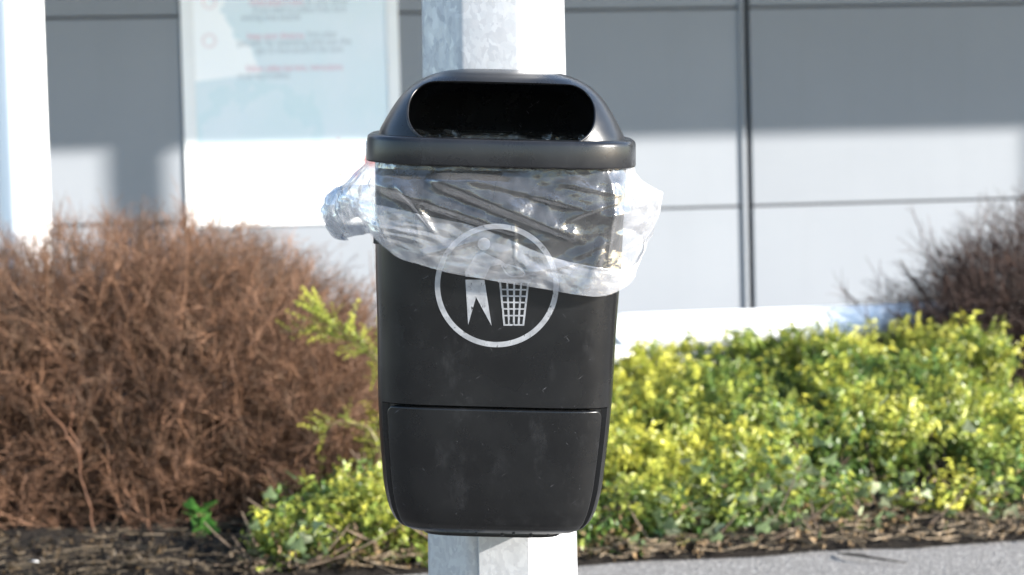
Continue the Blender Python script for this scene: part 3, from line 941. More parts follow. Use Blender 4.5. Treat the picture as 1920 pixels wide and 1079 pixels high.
def seg_ridge(w, y, p, q, width, amp, skew=0.0):
    d = np.array(q, float) - np.array(p, float); Ln = np.hypot(*d); d /= Ln
    t = (w - p[0]) * d[0] + (y - p[1]) * d[1]; n_ = -(w - p[0]) * d[1] + (y - p[1]) * d[0]
    tt = np.clip(t / Ln, 0, 1)
    wd = width * (1.0 - 0.75 * tt)
    env = np.clip((t + 15) / 30, 0, 1) * np.clip((Ln + 8 - t) / (0.5 * Ln), 0, 1) ** 0.8
    x = n_ / wd
    prof = np.where(x < 0, np.exp(-(x * 0.8) ** 2), np.exp(-(x * (2.2 + skew)) ** 2))
    return amp * env * prof
def bag_offset(w, y, t):
    """distance of the film from the bin body; w perimeter px, y photo row, t 0..1 down the fall"""
    d = 0.006 + 0.004 * t
    # pouch billowing out on the left flank
    lp = np.interp(t, [0, 0.13, 0.28, 0.36, 0.46, 0.62, 0.8, 1.0], [0.012, 0.028, 0.044, 0.056, 0.068, 0.073, 0.068, 0.048])
    d = d + np.where(w > -390, g(w, -390, 128), g(w, -390, 150)) * lp * (1 + 0.09 * np.sin(w / 9.0 + y / 24.0) + 0.05 * np.sin(w / 4.3 - y / 15.0))
    # flare on the right flank
    rp = np.interp(t, [0, 0.12, 0.24, 0.36, 0.6, 0.8, 1.0], [0.004, 0.009, 0.026, 0.056, 0.049, 0.036, 0.020])
    d = d + np.where(w < 350, g(w, 350, 95), g(w, 350, 160)) * rp
    d = d + g(w, -205, 30) * 0.006 * t + g(w, 205, 60) * 0.008 * t
    xf = w                                         # front: w ~ pixels from the bin's axis
    d = d + seg_ridge(xf, y, (-118, 318), (150, 440), 36, 0.019)
    d = d + seg_ridge(xf, y, (-215, 330), (40, 428), 32, 0.015)
    d = d + seg_ridge(xf, y, (-60, 318), (170, 385), 22, 0.007)
    d = d + seg_ridge(xf, y, (-170, 340), (-118, 420), 13, 0.009)
    d = d + seg_ridge(xf, y, (-225, 320), (-190, 440), 12, 0.007)
    d = d + seg_ridge(xf, y, (25, 405), (30, 470), 6, 0.003)
    d = d + seg_ridge(xf, y, (192, 318), (192, 500), 7, 0.0045)
    d = d + seg_ridge(xf, y, (110, 330), (190, 350), 12, 0.006) + seg_ridge(xf, y, (120, 400), (190, 372), 10, 0.005) + seg_ridge(xf, y, (140, 470), (192, 440), 10, 0.004)
    d = d + seg_ridge(xf, y, (-150, 470), (-20, 432), 12, 0.004) + seg_ridge(xf, y, (20, 505), (150, 480), 12, 0.004)
    d = d + seg_ridge(xf, y, (215, 320), (160, 520), 30, 0.008)
    amp = 0.0030 + 0.0022 * np.clip((w - 40) / 120, 0, 1) + 0.0006 * np.clip((np.abs(w) - 240) / 80, 0, 1)
    d = d + crinkle(w, y, amp) + 0.003 * vnoise(np.stack([w / 90, y / 70, 0 * w + 4], -1))
    edge = np.clip(t / 0.10, 0, 1)
    edge = np.maximum(edge, np.clip((np.abs(w) - 250) / 60, 0, 1))
    return 0.004 + np.maximum(d - 0.004, -0.0008 + 0 * d) * (0.25 + 0.75 * edge)
def bag_pos(w, y, extra=0.0):
    th_ = np.interp(w, al, thd)
    t = np.clip((y - top_y) / (hem_y(w) - top_y), 0, 1)
    # photo row -> height in the bin's frame (bin leans 1.46 deg in the photo)
    xx = np.sin(th_) * 220
    v = 640.0 - y + 0.0255 * np.clip(xx, -230, 230)
    sc = (fa_body(np.clip(v, -300, 372)) / 231.0)
    off = bag_offset(w, y, t) + extra
    x, y2 = outline(231 * K, 0.148, 0.002, 4.2, th_, 0.0)
    x2, y3 = outline(231 * K, 0.148, 0.002, 4.2, th_, 1.0)
    nx, ny = x2 - x, y3 - y2
    fscale = ff_body(np.clip(v, -300, 372)) / 0.146
    yb = np.where(y2 < 0, y2 * fscale, y2)
    kz = np.where(y2 < 0, 1.0 + y2 / 3.44, 1.0)    # rows were read off the nearer front
    return np.stack([x * sc + nx * off, yb + ny * off, ZA + v * K * kz], -1)
nt_ = 96
tv = np.linspace(0, 1, nt_)
Wg, Tg = np.meshgrid(wq, tv)
Yg = top_y + Tg * (hem_y(Wg) - top_y)
link('film_drape', fast_mesh('film_drape', bag_pos(Wg, Yg).reshape(-1, 3), grid_faces(nq, nt_)), M['film'], bag)
# the folded-up cuff: a second layer lying on the drape, and the hem as a third
Yc = cuf_y(Wg) + (hem_y(Wg) - cuf_y(Wg)) * Tg
cz_ = 0.0035 + 0.002 * np.sin(np.pi * Tg) + crinkle(Wg * 1.1 + 200, Yc * 1.3 + 77, 0.0017, 0.8) * np.minimum(1, 4 * (1 - Tg) + 0.1)
ue = Yc - 0.27 * Wg                                # fine pleats running along the cuff
for (lam_, am_, sd_) in ((17.0, 0.0016, 1.0), (8.5, 0.0009, 5.0)):
    ww_ = 1.6 * vnoise(np.stack([Wg / 85, Yc / 40, 0 * Wg + sd_], -1))
    mk_ = np.clip(0.45 + 1.3 * vnoise(np.stack([Wg / 75, Yc / 30, 0 * Wg + sd_ + 3], -1)), 0, 1)
    cz_ = cz_ + am_ * mk_ * (1 - 2 * tri_(ue / lam_ + ww_)) * np.minimum(1, 5 * (1 - Tg))
cz_ = np.maximum(cz_, 0.0012)
link('folded_cuff', fast_mesh('folded_cuff', bag_pos(Wg, Yc, cz_).reshape(-1, 3), grid_faces(nq, nt_)), M['film_cuff'], bag)
nh_ = 34
Wh, Th = np.meshgrid(wq, np.linspace(0, 1, nh_))
hw_ = 26 + 10 * vnoise(np.stack([Wh / 70, 0 * Wh, 0 * Wh + 7], -1))
Yh = hem_y(Wh) - hw_ * (1 - Th)
hzz = 0.0065 + crinkle(Wh + 400, Yh, 0.0012, 0.7) * 0.8
link('hem', fast_mesh('hem', bag_pos(Wh, Yh, np.maximum(hzz, 0.004)).reshape(-1, 3), grid_faces(nq, nh_)), M['film_hem'], bag)
# the part of the bag inside, over the top edge of the body
ni = 46
rows = []
for k in range(ni):
    t = k / (ni - 1)
    off = -0.020 - 0.030 * t
    zc_ = zv(383) - 0.16 * t ** 1.2
    x, y = outline(231 * K, 0.148, 0.002, 4.2, thq, 0.0)
    x2, y2 = outline(231 * K, 0.148, 0.002, 4.2, thq, 1.0)
    cr_ = crinkle(wq, np.full(nq, t * 150.0), 0.010, 0.6) + 0.003 * np.sin(wq / 5.0)
    o_ = np.minimum(off + cr_ * min(1, 3 * t + 0.35), -0.012)
    rows.append(np.stack([x + (x2 - x) * o_, y + (y2 - y) * o_, zc_ + LT * y + 0.006 * vnoise(np.stack([wq / 14, 0 * wq + t, 0 * wq], -1)) * (1 - t)], -1))
link('inner_liner', fast_mesh('inner_liner', np.concatenate(rows), grid_faces(nq, ni)), M['film'], bag)
# strip joining liner and drape over the body's top edge
p_in = rows[0]
p_out = bag_pos(wq, np.full(nq, top_y))
mid = (p_in + p_out) / 2; mid[:, 2] = np.maximum(p_in[:, 2], p_out[:, 2]) + 0.002
mid2 = p_out.copy(); mid2[:, 2] = p_out[:, 2] + (p_in[:, 2] - p_out[:, 2]) * 0.75
link('rim_fold', fast_mesh('rim_fold', np.concatenate([p_in, mid2, p_out]), grid_faces(nq, 3)), M['film'], bag)

# ------------------------------------------------------------------ vegetation generators
def rand_rot(dirs, spin):
    """rotation matrices taking +Z to dirs with spin"""
    d = dirs / (np.linalg.norm(dirs, axis=1, keepdims=True) + 1e-9)
    ref = np.where(np.abs(d[:, 2:3]) < 0.95, np.array([[0, 0, 1.0]]), np.array([[1.0, 0, 0]]))
    u = np.cross(ref, d); u /= np.linalg.norm(u, axis=1, keepdims=True)
    v = np.cross(d, u)
    c, s = np.cos(spin)[:, None], np.sin(spin)[:, None]
    return np.stack([u * c + v * s, -u * s + v * c, d], -1)

def scatter(protos, pos, dirs, scale, tint_fn=None, colors_of=None):
    """join transformed copies of prototype meshes; protos: list of (verts, faces list, colour multipliers)"""
    n = len(pos); which = rng.integers(0, len(protos), n)
    M3 = rand_rot(dirs, rng.uniform(0, 2 * math.pi, n))
    Vs, Fs, Cs, base = [], {}, [], 0
    for k, (pv, pf, pc) in enumerate(protos):
        idx = np.where(which == k)[0]
        if not len(idx): continue
        v = np.einsum('nij,vj->nvi', M3[idx] * scale[idx][:, None, None], pv) + pos[idx][:, None, :]
        Vs.append(v.reshape(-1, 3))
        tint = tint_fn(idx) if tint_fn is not None else np.ones((len(idx), 3))
        Cs.append((pc[None] * tint[:, None, :]).reshape(-1, 3) if colors_of is None else colors_of(idx, pc).reshape(-1, 3))
        for f in pf:
            ff = (f[None] + base + (np.arange(len(idx)) * len(pv))[:, None, None]).reshape(-1, f.shape[1])
            Fs.setdefault(f.shape[1], []).append(ff)
        base += len(idx) * len(pv)
    return np.concatenate(Vs), [np.concatenate(x) for x in Fs.values()], np.concatenate(Cs)

def twig_spray(n_side=8, n_fine=8):
    """a forked bare spray of unit length along +Z: leader, side twigs, fine twiglets on them"""
    K_ = 5
    t = np.linspace(0, 1, K_)
    bend = rng.normal(0, 0.14, 2)
    main = np.stack([bend[0] * t ** 2, bend[1] * t ** 2, t], -1)
    v0, f0 = tube_batch(main[None], np.linspace(0.011, 0.004, K_)[None], 3)
    paths, radii = [], []
    for k in range(n_side):
        s = rng.uniform(0.12, 0.95); i = s * (K_ - 1); i0 = min(int(i), K_ - 2); p = main[i0] + (main[i0 + 1] - main[i0]) * (i - i0)
        a = rng.uniform(0, 2 * math.pi); sp_ = rng.uniform(0.35, 1.0); ln = rng.uniform(0.25, 0.66) * (1.1 - 0.5 * s)
        d0 = np.array([math.cos(a) * math.sin(sp_), math.sin(a) * math.sin(sp_), math.cos(sp_)])
        cv = rng.normal(0, 0.22, 3) + np.array([0, 0, 0.12])
        tt = np.linspace(0, 1, 3)[:, None]
        paths.append(p + d0 * ln * tt + cv * ln * tt ** 2); radii.append(np.linspace(0.0072, 0.0030, 3))
    v, f = tube_batch(np.array(paths), np.array(radii), 3)
    fp, fr_ = [], []
    for k in range(n_fine):
        q = paths[rng.integers(0, len(paths))]; u = rng.uniform(0.25, 1.0) * 2; i0 = min(int(u), 1); p = q[i0] + (q[i0 + 1] - q[i0]) * (u - i0)
        d = (q[2] - q[0]); d /= np.linalg.norm(d); d = d + rng.normal(0, 0.6, 3); d /= np.linalg.norm(d)
        fp.append(np.stack([p, p + d * rng.uniform(0.10, 0.26)])); fr_.append([0.0042, 0.0022])
    v2, f2 = tube_batch(np.array(fp), np.array(fr_), 3)
    V = np.concatenate([v0, v, v2])
    return V, [np.concatenate([f0, f + len(v0), f2 + len(v0) + len(v)])], np.ones((len(V), 3))

def leaf_shape(l=1.0, w=0.48, fold=0.16, droop=0.10):
    v = np.array([[0, 0, 0], [w / 2, 0.48 * l, fold * w], [0, l, -droop], [-w / 2, 0.48 * l, fold * w], [0, 0.45 * l, 0.0]])
    return v, np.array([[0, 1, 4], [0, 4, 3]]), np.array([[4, 1, 2], [4, 2, 3]])

def leaf_spray(pairs=11, tipc=(1.0, 1.0, 1.0), leaf=0.128):
    """leafy shoot of unit length along +Z with opposite leaves"""
    K_ = 4; t = np.linspace(0, 1, K_)
    bend = rng.normal(0, 0.16, 2)
    main = np.stack([bend[0] * t ** 2, bend[1] * t ** 2, t], -1)
    v, f = tube_batch(main[None], np.linspace(0.012, 0.004, K_)[None], 3)
    Vs, F4, F3, Cs = [v], f, [], [np.tile([[0.45, 0.40, 0.30]], (len(v), 1))]
    base = len(v)
    for k in range(pairs):
        s = 0.12 + 0.88 * (k + rng.uniform(-0.3, 0.3)) / (pairs - 1); s = min(max(s, 0.05), 1.0)
        p = np.array([bend[0] * s ** 2, bend[1] * s ** 2, s])
        a0 = k * 1.57 + rng.normal(0, 0.4)
        for side in (0, math.pi):
            lv, f3, f4 = leaf_shape(l=leaf * rng.uniform(0.65, 1.2) * (1.15 - 0.45 * s), w=leaf * rng.uniform(0.42, 0.62))
            el = rng.uniform(-0.1, 0.9) + 0.5 * s
            a = a0 + side + rng.normal(0, 0.3)
            Mx = np.array(Matrix.Rotation(a, 3, 'Z') @ Matrix.Rotation(el, 3, 'X') @ Matrix.Rotation(rng.normal(0, 0.5), 3, 'Y'))
            lv = lv @ Mx.T + p
            Vs.append(lv); F3.append(f3 + base); F3.append(f4 + base)
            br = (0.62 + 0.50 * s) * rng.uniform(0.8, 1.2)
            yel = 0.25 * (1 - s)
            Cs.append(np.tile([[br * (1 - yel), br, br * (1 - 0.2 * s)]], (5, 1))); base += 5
    return np.concatenate(Vs), [F4, np.concatenate(F3)], np.concatenate(Cs)

twig_protos = [twig_spray() for _ in range(8)]
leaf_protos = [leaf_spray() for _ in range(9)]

def mound_points(n, prof, Yc, hd, shell=0.28, ybias=0.0, xr=None):
    """points in a mound: prof(X)->height; depth half-width hd about Yc. Returns pos, outward dirs"""
    x0, x1 = xr
    X = rng.uniform(x0, x1, n); H = prof(X)
    ang = rng.uniform(0.02, math.pi - 0.02, n)                      # from front foot to back foot
    ang = np.where(rng.random(n) < 0.72, ang * 0.62, ang)            # more on the front and top
    rr = 1 - shell * rng.random(n) ** 0.8
    Hs = np.maximum(H, 0.02)
    Y = Yc - hd * np.sign(np.cos(ang)) * np.abs(np.cos(ang)) ** 0.75 * rr
    Z = Hs * np.abs(np.sin(ang)) ** 0.75 * rr
    nx = -np.gradient(prof(np.linspace(x0, x1, 400)), np.linspace(x0, x1, 400))
    nxv = np.interp(X, np.linspace(x0, x1, 400), nx)
    dirs = np.stack([nxv * np.sin(ang) * 0.9, -np.cos(ang) / hd * 0.45, np.sin(ang) / np.maximum(Hs, 0.15) * 0.55], -1)
    dirs /= np.linalg.norm(dirs, axis=1, keepdims=True)
    return np.stack([X, Y, Z], -1), dirs

def prof_from_px(tab, Y):
    pts = [at_y(px, py, Y) for px, py in tab]
    xs = [p.x for p in pts]; zs_ = [p.z for p in pts]
    return lambda X: np.interp(X, xs, zs_), xs[0], xs[-1]

def stems_mesh(n, x0, x1, Yc, hd, prof, r0=0.008):
    K_ = 7; t = np.linspace(0, 1, K_)
    P_, Rr = [], []
    for k in range(n):
        bx = rng.uniform(x0, x1); by = Yc + rng.normal(0, hd * 0.2)
        hh_ = float(prof(np.array([bx]))[0])
        dx_, dy_ = rng.normal(0, 0.28), rng.normal(0, 0.15)
        L_ = max(hh_, 0.1) * rng.uniform(0.4, 0.75)
        p = np.stack([bx + dx_ * t ** 1.5 + 0.02 * np.sin(t * 9 + k), by + dy_ * t ** 1.4, 0.01 + L_ * t], -1)
        P_.append(p); Rr.append(np.linspace(r0, r0 * 0.4, K_) * rng.uniform(0.7, 1.3))
    return tube_batch(np.array(P_), np.array(Rr), 5)

def bare_bush(name, label, tab, Yc, hd, n, sz, mat, tint, gmix=0.25):
    prof, x0, x1 = prof_from_px(tab, Yc)
    root = empty(name, ((x0 + x1) / 2, Yc, 0)); tag(root, label, 'bush')
    off = np.array(root.location)
    pos, dirs = mound_points(n, prof, Yc, hd, 0.42, xr=(x0, x1))
    lump = fbm(pos * 3.2, 3)
    hfrac = pos[:, 2] / np.maximum(prof(pos[:, 0]), 0.05)
    dirs = dirs * (0.55 + 0.5 * hfrac)[:, None] + rng.normal(0, 1, dirs.shape) * (0.62 - 0.28 * np.clip(hfrac, 0, 1))[:, None] + np.array([0, -0.05, 0.28])
    scale = rng.uniform(sz * 0.7, sz * 1.3, n)
    pos = pos - dirs / np.linalg.norm(dirs, axis=1, keepdims=True) * (scale * 0.93)[:, None] + dirs * (0.010 * lump)[:, None]
    # older, longer wood filling the middle of the bush
    ni_ = n // 6
    pin, din = mound_points(ni_, prof, Yc, hd * 0.62, 0.7, xr=(x0, x1))
    pin[:, 2] *= 0.72
    pos = np.concatenate([pos, pin]); dirs = np.concatenate([dirs, din * 0.4 + rng.normal(0, 0.7, din.shape)]); scale = np.concatenate([scale, rng.uniform(sz * 1.5, sz * 2.1, ni_)])
    pos[:, 2] = np.maximum(pos[:, 2], 0.01)
    def tf(idx):
        c = np.array(tint)[None] * rng.uniform(0.42, 1.5, (len(idx), 1))
        g_ = rng.random((len(idx), 1)) < gmix
        grey = np.array([[0.85, 0.95, 1.0]])
        return np.where(g_, c * grey * 0.9, c)
    v, f, c = scatter(twig_protos, pos, dirs, scale, tf)
    o = link('twigs', fast_mesh('twigs', v - off, f, smooth=False, colors=c), mat, root); o['kind'] = 'stuff'
    v, f = stems_mesh(30, x0, x1, Yc, hd, prof)
    o = link('stems', fast_mesh('stems', v - off, f, colors=np.full((len(v), 3), 0.6)), M['stem'], root); o['kind'] = 'stuff'
    return root

# brown bush on the left
YL = 3.45
bare_bush('bare_bush', 'large rounded reddish brown leafless bush to the left of the bin',
          [(-210, 560), (-160, 450), (0, 410), (100, 395), (200, 382), (300, 380), (430, 391), (520, 428), (600, 474), (660, 520), (700, 560), (740, 640), (780, 760), (810, 900), (830, 990)],
          YL, 0.85, 6300, 0.155, M['twig'], (1.0, 0.93, 0.88))
# dark bush at the right edge
bare_bush('bare_bush', 'dark purplish leafless bush at the right edge in front of the wall',
          [(1590, 720), (1630, 600), (1665, 535), (1725, 470), (1790, 425), (1850, 386), (1920, 356), (1990, 345), (2040, 390), (2080, 600)],
          4.35, 0.60, 2150, 0.165, M['twig_dark'], (1.0, 0.95, 0.95), 0.1)

# golden-green low hedge
YEL = np.array([0.365, 0.345, 0.062]); GRN = np.array([0.062, 0.108, 0.028]); MID = np.array([0.195, 0.225, 0.046])
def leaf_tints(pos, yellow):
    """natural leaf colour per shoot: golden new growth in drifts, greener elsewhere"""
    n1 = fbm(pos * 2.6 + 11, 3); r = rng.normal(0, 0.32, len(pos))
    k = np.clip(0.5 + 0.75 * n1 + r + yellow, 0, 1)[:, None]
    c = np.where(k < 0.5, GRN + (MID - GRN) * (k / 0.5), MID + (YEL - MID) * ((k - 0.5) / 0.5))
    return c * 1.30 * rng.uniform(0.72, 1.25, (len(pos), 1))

def hedge(name, label, foot_px, back_px, Yback, n, sz, yellow, gap=-0.55, parent_extra=None):
    feet = [at_ground(px, py, 0.03) for px, py in foot_px]
    back = [at_y(px, py, Yback) for px, py in back_px]
    fx = [p.x for p in feet]; fy = [p.y for p in feet]
    bx = [p.x for p in back]; bzv = [p.z for p in back]
    x0, x1 = max(fx[0], bx[0]), min(fx[-1], bx[-1])
    root = empty(name, ((x0 + x1) / 2, (fy[0] + Yback) / 2, 0)); tag(root, label, 'hedge'); off = np.array(root.location)
    X = rng.uniform(x0, x1, n)
    w = rng.random(n) ** 1.25
    Yf = np.interp(X, fx, fy); H = np.interp(X, bx, bzv)
    Y = Yf + w * (Yback - Yf)
    surf = H * (0.10 + 0.90 * w ** 0.55)
    lump = fbm(np.stack([X * 3.0, Y * 3.0, 0 * X], -1), 4)
    surf = surf * (1 + 0.28 * lump)
    dep = rng.random(n) ** 1.6 * 0.17
    front = w < 0.12
    Z = np.maximum(surf - dep, 0.03)
    Z = np.where(front, rng.uniform(0.02, 1.0, n) * surf * 1.1, Z)
    pos = np.stack([X, Y, Z], -1)
    keep = vnoise(np.stack([X * 4.6 + 2, Y * 4.6, Z * 6], -1)) > gap
    keep &= (w > 0.16) | (rng.random(n) < 0.5)
    pos = pos[keep]; w = w[keep]; n2 = len(pos)
    dirs = rng.normal(0, 0.55, (n2, 3)) + np.array([0.05, -0.45, 0.75]) + np.stack([0.5 * vnoise(pos * 3 + 5), 0 * w, 0.3 * vnoise(pos * 3)], -1)
    scale = rng.uniform(sz * 0.5, sz * 1.5, n2)
    pos = pos - dirs / np.linalg.norm(dirs, axis=1, keepdims=True) * (scale * 0.75)[:, None]
    pos[:, 2] = np.maximum(pos[:, 2], 0.012)
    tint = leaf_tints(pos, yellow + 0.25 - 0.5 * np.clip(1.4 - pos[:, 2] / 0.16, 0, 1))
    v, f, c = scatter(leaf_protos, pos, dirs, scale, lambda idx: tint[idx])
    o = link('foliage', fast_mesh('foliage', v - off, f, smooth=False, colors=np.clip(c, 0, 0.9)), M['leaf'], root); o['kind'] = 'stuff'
    # bare stems under the leaves
    prof = lambda Xq: np.interp(Xq, bx, bzv) * 0.75
    K_ = 6; t = np.linspace(0, 1, K_); P_, Rr = [], []
    for k in range(330):
        sx_ = rng.uniform(x0, x1); ww = rng.random() * 0.8; yy = np.interp(sx_, fx, fy) + 0.06 + ww * (Yback - np.interp(sx_, fx, fy))
        hh_ = np.interp(sx_, bx, bzv) * (0.15 + 0.75 * ww ** 0.55) * rng.uniform(0.6, 0.95)
        dx_, dy_ = rng.normal(0, 0.12), rng.normal(-0.06, 0.08)
        P_.append(np.stack([sx_ + dx_ * t, yy + dy_ * t, 0.01 + hh_ * t - 0.05 * hh_ * np.sin(t * 3)], -1)); Rr.append(np.linspace(0.0045, 0.002, K_))
    v, f = tube_batch(np.array(P_), np.array(Rr), 4)
    o = link('stems', fast_mesh('stems', v - off, f, colors=np.ones((len(v), 3))), M['stem'], root); o['kind'] = 'stuff'
    # dead brown leaves caught low in the hedge
    nd = int(430 * (x1 - x0)); Xd = rng.uniform(x0, x1, nd)
    pd_ = np.stack([Xd, np.interp(Xd, fx, fy) + rng.normal(0.05, 0.05, nd), 0.03 + np.abs(rng.normal(0, 0.055, nd))], -1)
    lv, l3, l4 = leaf_shape(1.0, 0.6, 0.5, 0.3)
    td = np.array([[0.85, 0.72, 0.52]]) * rng.uniform(0.3, 1.1, (nd, 1))
    v, f, c = scatter([(lv, [np.concatenate([l4, l3])], np.ones((5, 3)))], pd_, rng.normal(0, 1, (nd, 3)), rng.uniform(0.012, 0.032, nd), lambda idx: td[idx])
    o = link('dead_leaves', fast_mesh('dead_leaves', v - off, f, smooth=False, colors=c), M['straw'], root); o['kind'] = 'stuff'
    return root, off

hedge('low_hedge', 'low golden green leafy hedge right of the bin below the white barrier',
      [(980, 1038), (1100, 1027), (1500, 1001), (1920, 968), (2030, 960)],
      [(980, 670), (1140, 660), (1190, 652), (1400, 644), (1560, 634), (1640, 622), (1700, 605), (1800, 603), (1920, 580), (2030, 570)],
      3.95, 8700, 0.136, 0.0, -0.24)
rootL, offL = hedge('low_hedge', 'small golden green shrub low on the left of the bin',
      [(470, 1055), (500, 1058), (700, 1050), (900, 1040), (1060, 1022)],
      [(470, 1000), (500, 965), (540, 930), (590, 860), (640, 805), (690, 768), (760, 740), (900, 725), (1060, 720)],
      2.95, 3500, 0.122, 0.0, -0.24)
# the long sprigs that lean out in front of the brown bush
def sprig(path_px, Y, n, sz, name='sprig'):
    pts_ = [at_y(px, py, Y) for px, py in path_px]
    P_ = np.array([[p.x, p.y, p.z] for p in pts_])
    tt = np.linspace(0, len(P_) - 1, 24)
    path = np.stack([np.interp(tt, np.arange(len(P_)), P_[:, k]) for k in range(3)], -1)
    v, f = tube_batch(path[None], np.linspace(0.004, 0.0015, 24)[None], 5)
    c = np.tile([[0.25, 0.2, 0.1]], (len(v), 1))
    i = rng.uniform(5, 23, n); pos = np.stack([np.interp(i, np.arange(24), path[:, k]) for k in range(3)], -1) + rng.normal(0, 0.008, (n, 3))
    dr = path[-1] - path[8]; dr /= np.linalg.norm(dr)
    dirs = dr[None] * 0.8 + rng.normal(0, 0.55, (n, 3)) + np.array([0, -0.2, 0.25])
    tint = (YEL * 0.85 + MID * 0.35)[None] * rng.uniform(0.8, 1.2, (n, 1))
    v2, f2, c2 = scatter(leaf_protos, pos, dirs, rng.uniform(sz * 0.6, sz * 1.2, n), lambda idx: tint[idx])
    f2 = [x + len(v) for x in f2]
    me = fast_mesh(name, np.concatenate([v, v2]) - offL, [f] + f2, smooth=False, colors=np.clip(np.concatenate([c, c2]), 0, 0.9))
    o = link(name, me, M['leaf'], rootL); o['kind'] = 'stuff'
sprig([(790, 880), (770, 760), (735, 700), (700, 665), (650, 628), (612, 606), (592, 588)], 2.56, 70, 0.085)
sprig([(790, 900), (770, 790), (720, 690), (660, 640), (600, 622), (525, 622)], 2.58, 24, 0.06)
sprig([(760, 930), (720, 850), (690, 800), (640, 790), (590, 808)], 2.60, 20, 0.07)

# ivy creeping out at the hedge's foot: every leaf its own piece
def ivy_leaf(name, s):
    o = [(0, 0), (0.42, -0.10), (0.55, 0.22), (0.30, 0.42), (0.22, 0.62), (0, 1.0), (-0.22, 0.62), (-0.30, 0.42), (-0.55, 0.22), (-0.42, -0.10)]
    V = [(x * s, y * s, 0.10 * s * abs(x) * 2 - 0.12 * s * y * y) for x, y in o] + [(0, 0.35 * s, -0.03 * s)]
    n = len(o)
    return fast_mesh(name, np.array(V), np.array([[k, (k + 1) % n, n] for k in range(n)]))
ivy_meshes = {mt: ivy_leaf('leaf', 0.036) for mt in ('ivy', 'ivy_pale')}
def ivy(label, spots, n, seed, zmax=0.22):
    rs = random.Random(seed)
    c0_ = at_ground(*spots[0], 0.03)
    root = empty('ivy_plant', (c0_.x, c0_.y, 0.0)); tag(root, label, 'ivy')
    for k in range(n):
        px, py = spots[rs.randrange(len(spots))]
        g0 = at_ground(px + rs.gauss(0, 34), py + rs.gauss(0, 5), 0.03)
        h = abs(rs.gauss(0, zmax * 0.5)) + 0.03
        o = link('leaf', ivy_meshes['ivy' if rs.random() < 0.62 else 'ivy_pale'], M['ivy'] if not ivy_meshes['ivy'].materials else (M['ivy_pale'] if not ivy_meshes['ivy_pale'].materials else None), root)
        o.location = (g0.x - c0_.x, g0.y - c0_.y + h * 0.35 - 0.02, h)
        o.rotation_euler = (R(rs.uniform(10, 85)), rs.gauss(0, 0.4), rs.uniform(-1.6, 1.6) + math.pi)
        sc = rs.uniform(0.6, 1.25); o.scale = (sc, sc, sc)
    P_, Rr = [], []; t = np.linspace(0, 1, 6)
    for k in range(14):
        px, py = spots[k % len(spots)]; g0 = at_ground(px, py, 0.03)
        dx_, hh_ = rs.gauss(0, 0.12), rs.uniform(0.05, zmax)
        P_.append(np.stack([g0.x - c0_.x + dx_ * t, g0.y - c0_.y + hh_ * 0.3 * t, 0.02 + hh_ * t - 0.02 * np.sin(t * 3)], -1)); Rr.append(np.linspace(0.003, 0.0015, 6))
    v, f = tube_batch(np.array(P_), np.array(Rr), 4)
    o = link('runners', fast_mesh('runners', v, f, colors=np.ones((len(v), 3))), M['stem'], root); o['kind'] = 'stuff'
ivy_meshes['ivy'].materials.append(M['ivy']); ivy_meshes['ivy_pale'].materials.append(M['ivy_pale'])
ivy('grey green ivy with dull leaves at the foot of the right hedge', [(1360, 1012), (1420, 1014), (1480, 1006), (1540, 1004), (1600, 998), (1660, 994), (1720, 990), (1240, 1024), (1300, 1020), (1860, 980)], 190, 3)
ivy('pale ivy leaves at the left tip of the small shrub beside the bin', [(500, 1056), (515, 1054), (540, 1058), (560, 1060)], 30, 5, 0.17)

# small broad-leaved weed in front of the brown bush
wc = at_ground(376, 1020, 0.03)
weed = empty('weed', (wc.x, wc.y, 0.0)); tag(weed, 'small bright green broad-leaved weed at the foot of the brown bush', 'plant')
wl_ = ivy_leaf('leaf', 0.05); wl_.materials.append(M['weed'])
rs = random.Random(4)
for k in range(16):
    o = link('leaf', wl_, None, weed); h = rs.uniform(0.04, 0.15)
    o.location = (rs.gauss(0, 0.024), rs.gauss(-0.01, 0.02), h); o.rotation_euler = (R(rs.uniform(20, 75)), rs.gauss(0, 0.3), rs.uniform(-1.2, 1.2) + math.pi); sc = rs.uniform(0.6, 1.1); o.scale = (sc,) * 3
t = np.linspace(0, 1, 5)
P_ = np.array([np.stack([0.03 * math.cos(k) * t, 0.02 * math.sin(k) * t, 0.01 + 0.11 * t], -1) for k in range(6)])
v, f = tube_batch(P_, np.full((6, 5), 0.0018), 4)
link('stalks', fast_mesh('stalks', v, f, colors=np.ones((len(v), 3))), M['weed'], weed)

# a few stout old branches in the brown bush's front
br = empty('fallen_branch', (*at_ground(175, 1015)[:2], 0.0)); tag(br, 'forked reddish dead branch standing in the front of the brown bush', 'branch')
def px_branch(path, Y, r, name):
    pts_ = [at_y(px, py, Y) for px, py in path]; P_ = np.array([[p.x, p.y, p.z] for p in pts_]); tt = np.linspace(0, len(P_) - 1, 20)
    path_ = np.stack([np.interp(tt, np.arange(len(P_)), P_[:, k]) for k in range(3)], -1) - np.array(br.location)
    path_ += rng.normal(0, 0.002, path_.shape)
    v, f = tube_batch(path_[None], np.linspace(r, r * 0.5, 20)[None], 6)
    link(name, fast_mesh(name, v, f, colors=np.tile([[0.95, 0.78, 0.68]], (len(v), 1))), M['twig'], br)
px_branch([(180, 1012), (170, 960), (150, 890), (148, 840), (130, 800)], 2.62, 0.0034, 'limb')
px_branch([(148, 850), (110, 790), (75, 755)], 2.60, 0.003, 'limb')
px_branch([(132, 800), (138, 750), (150, 710)], 2.60, 0.0025, 'limb')

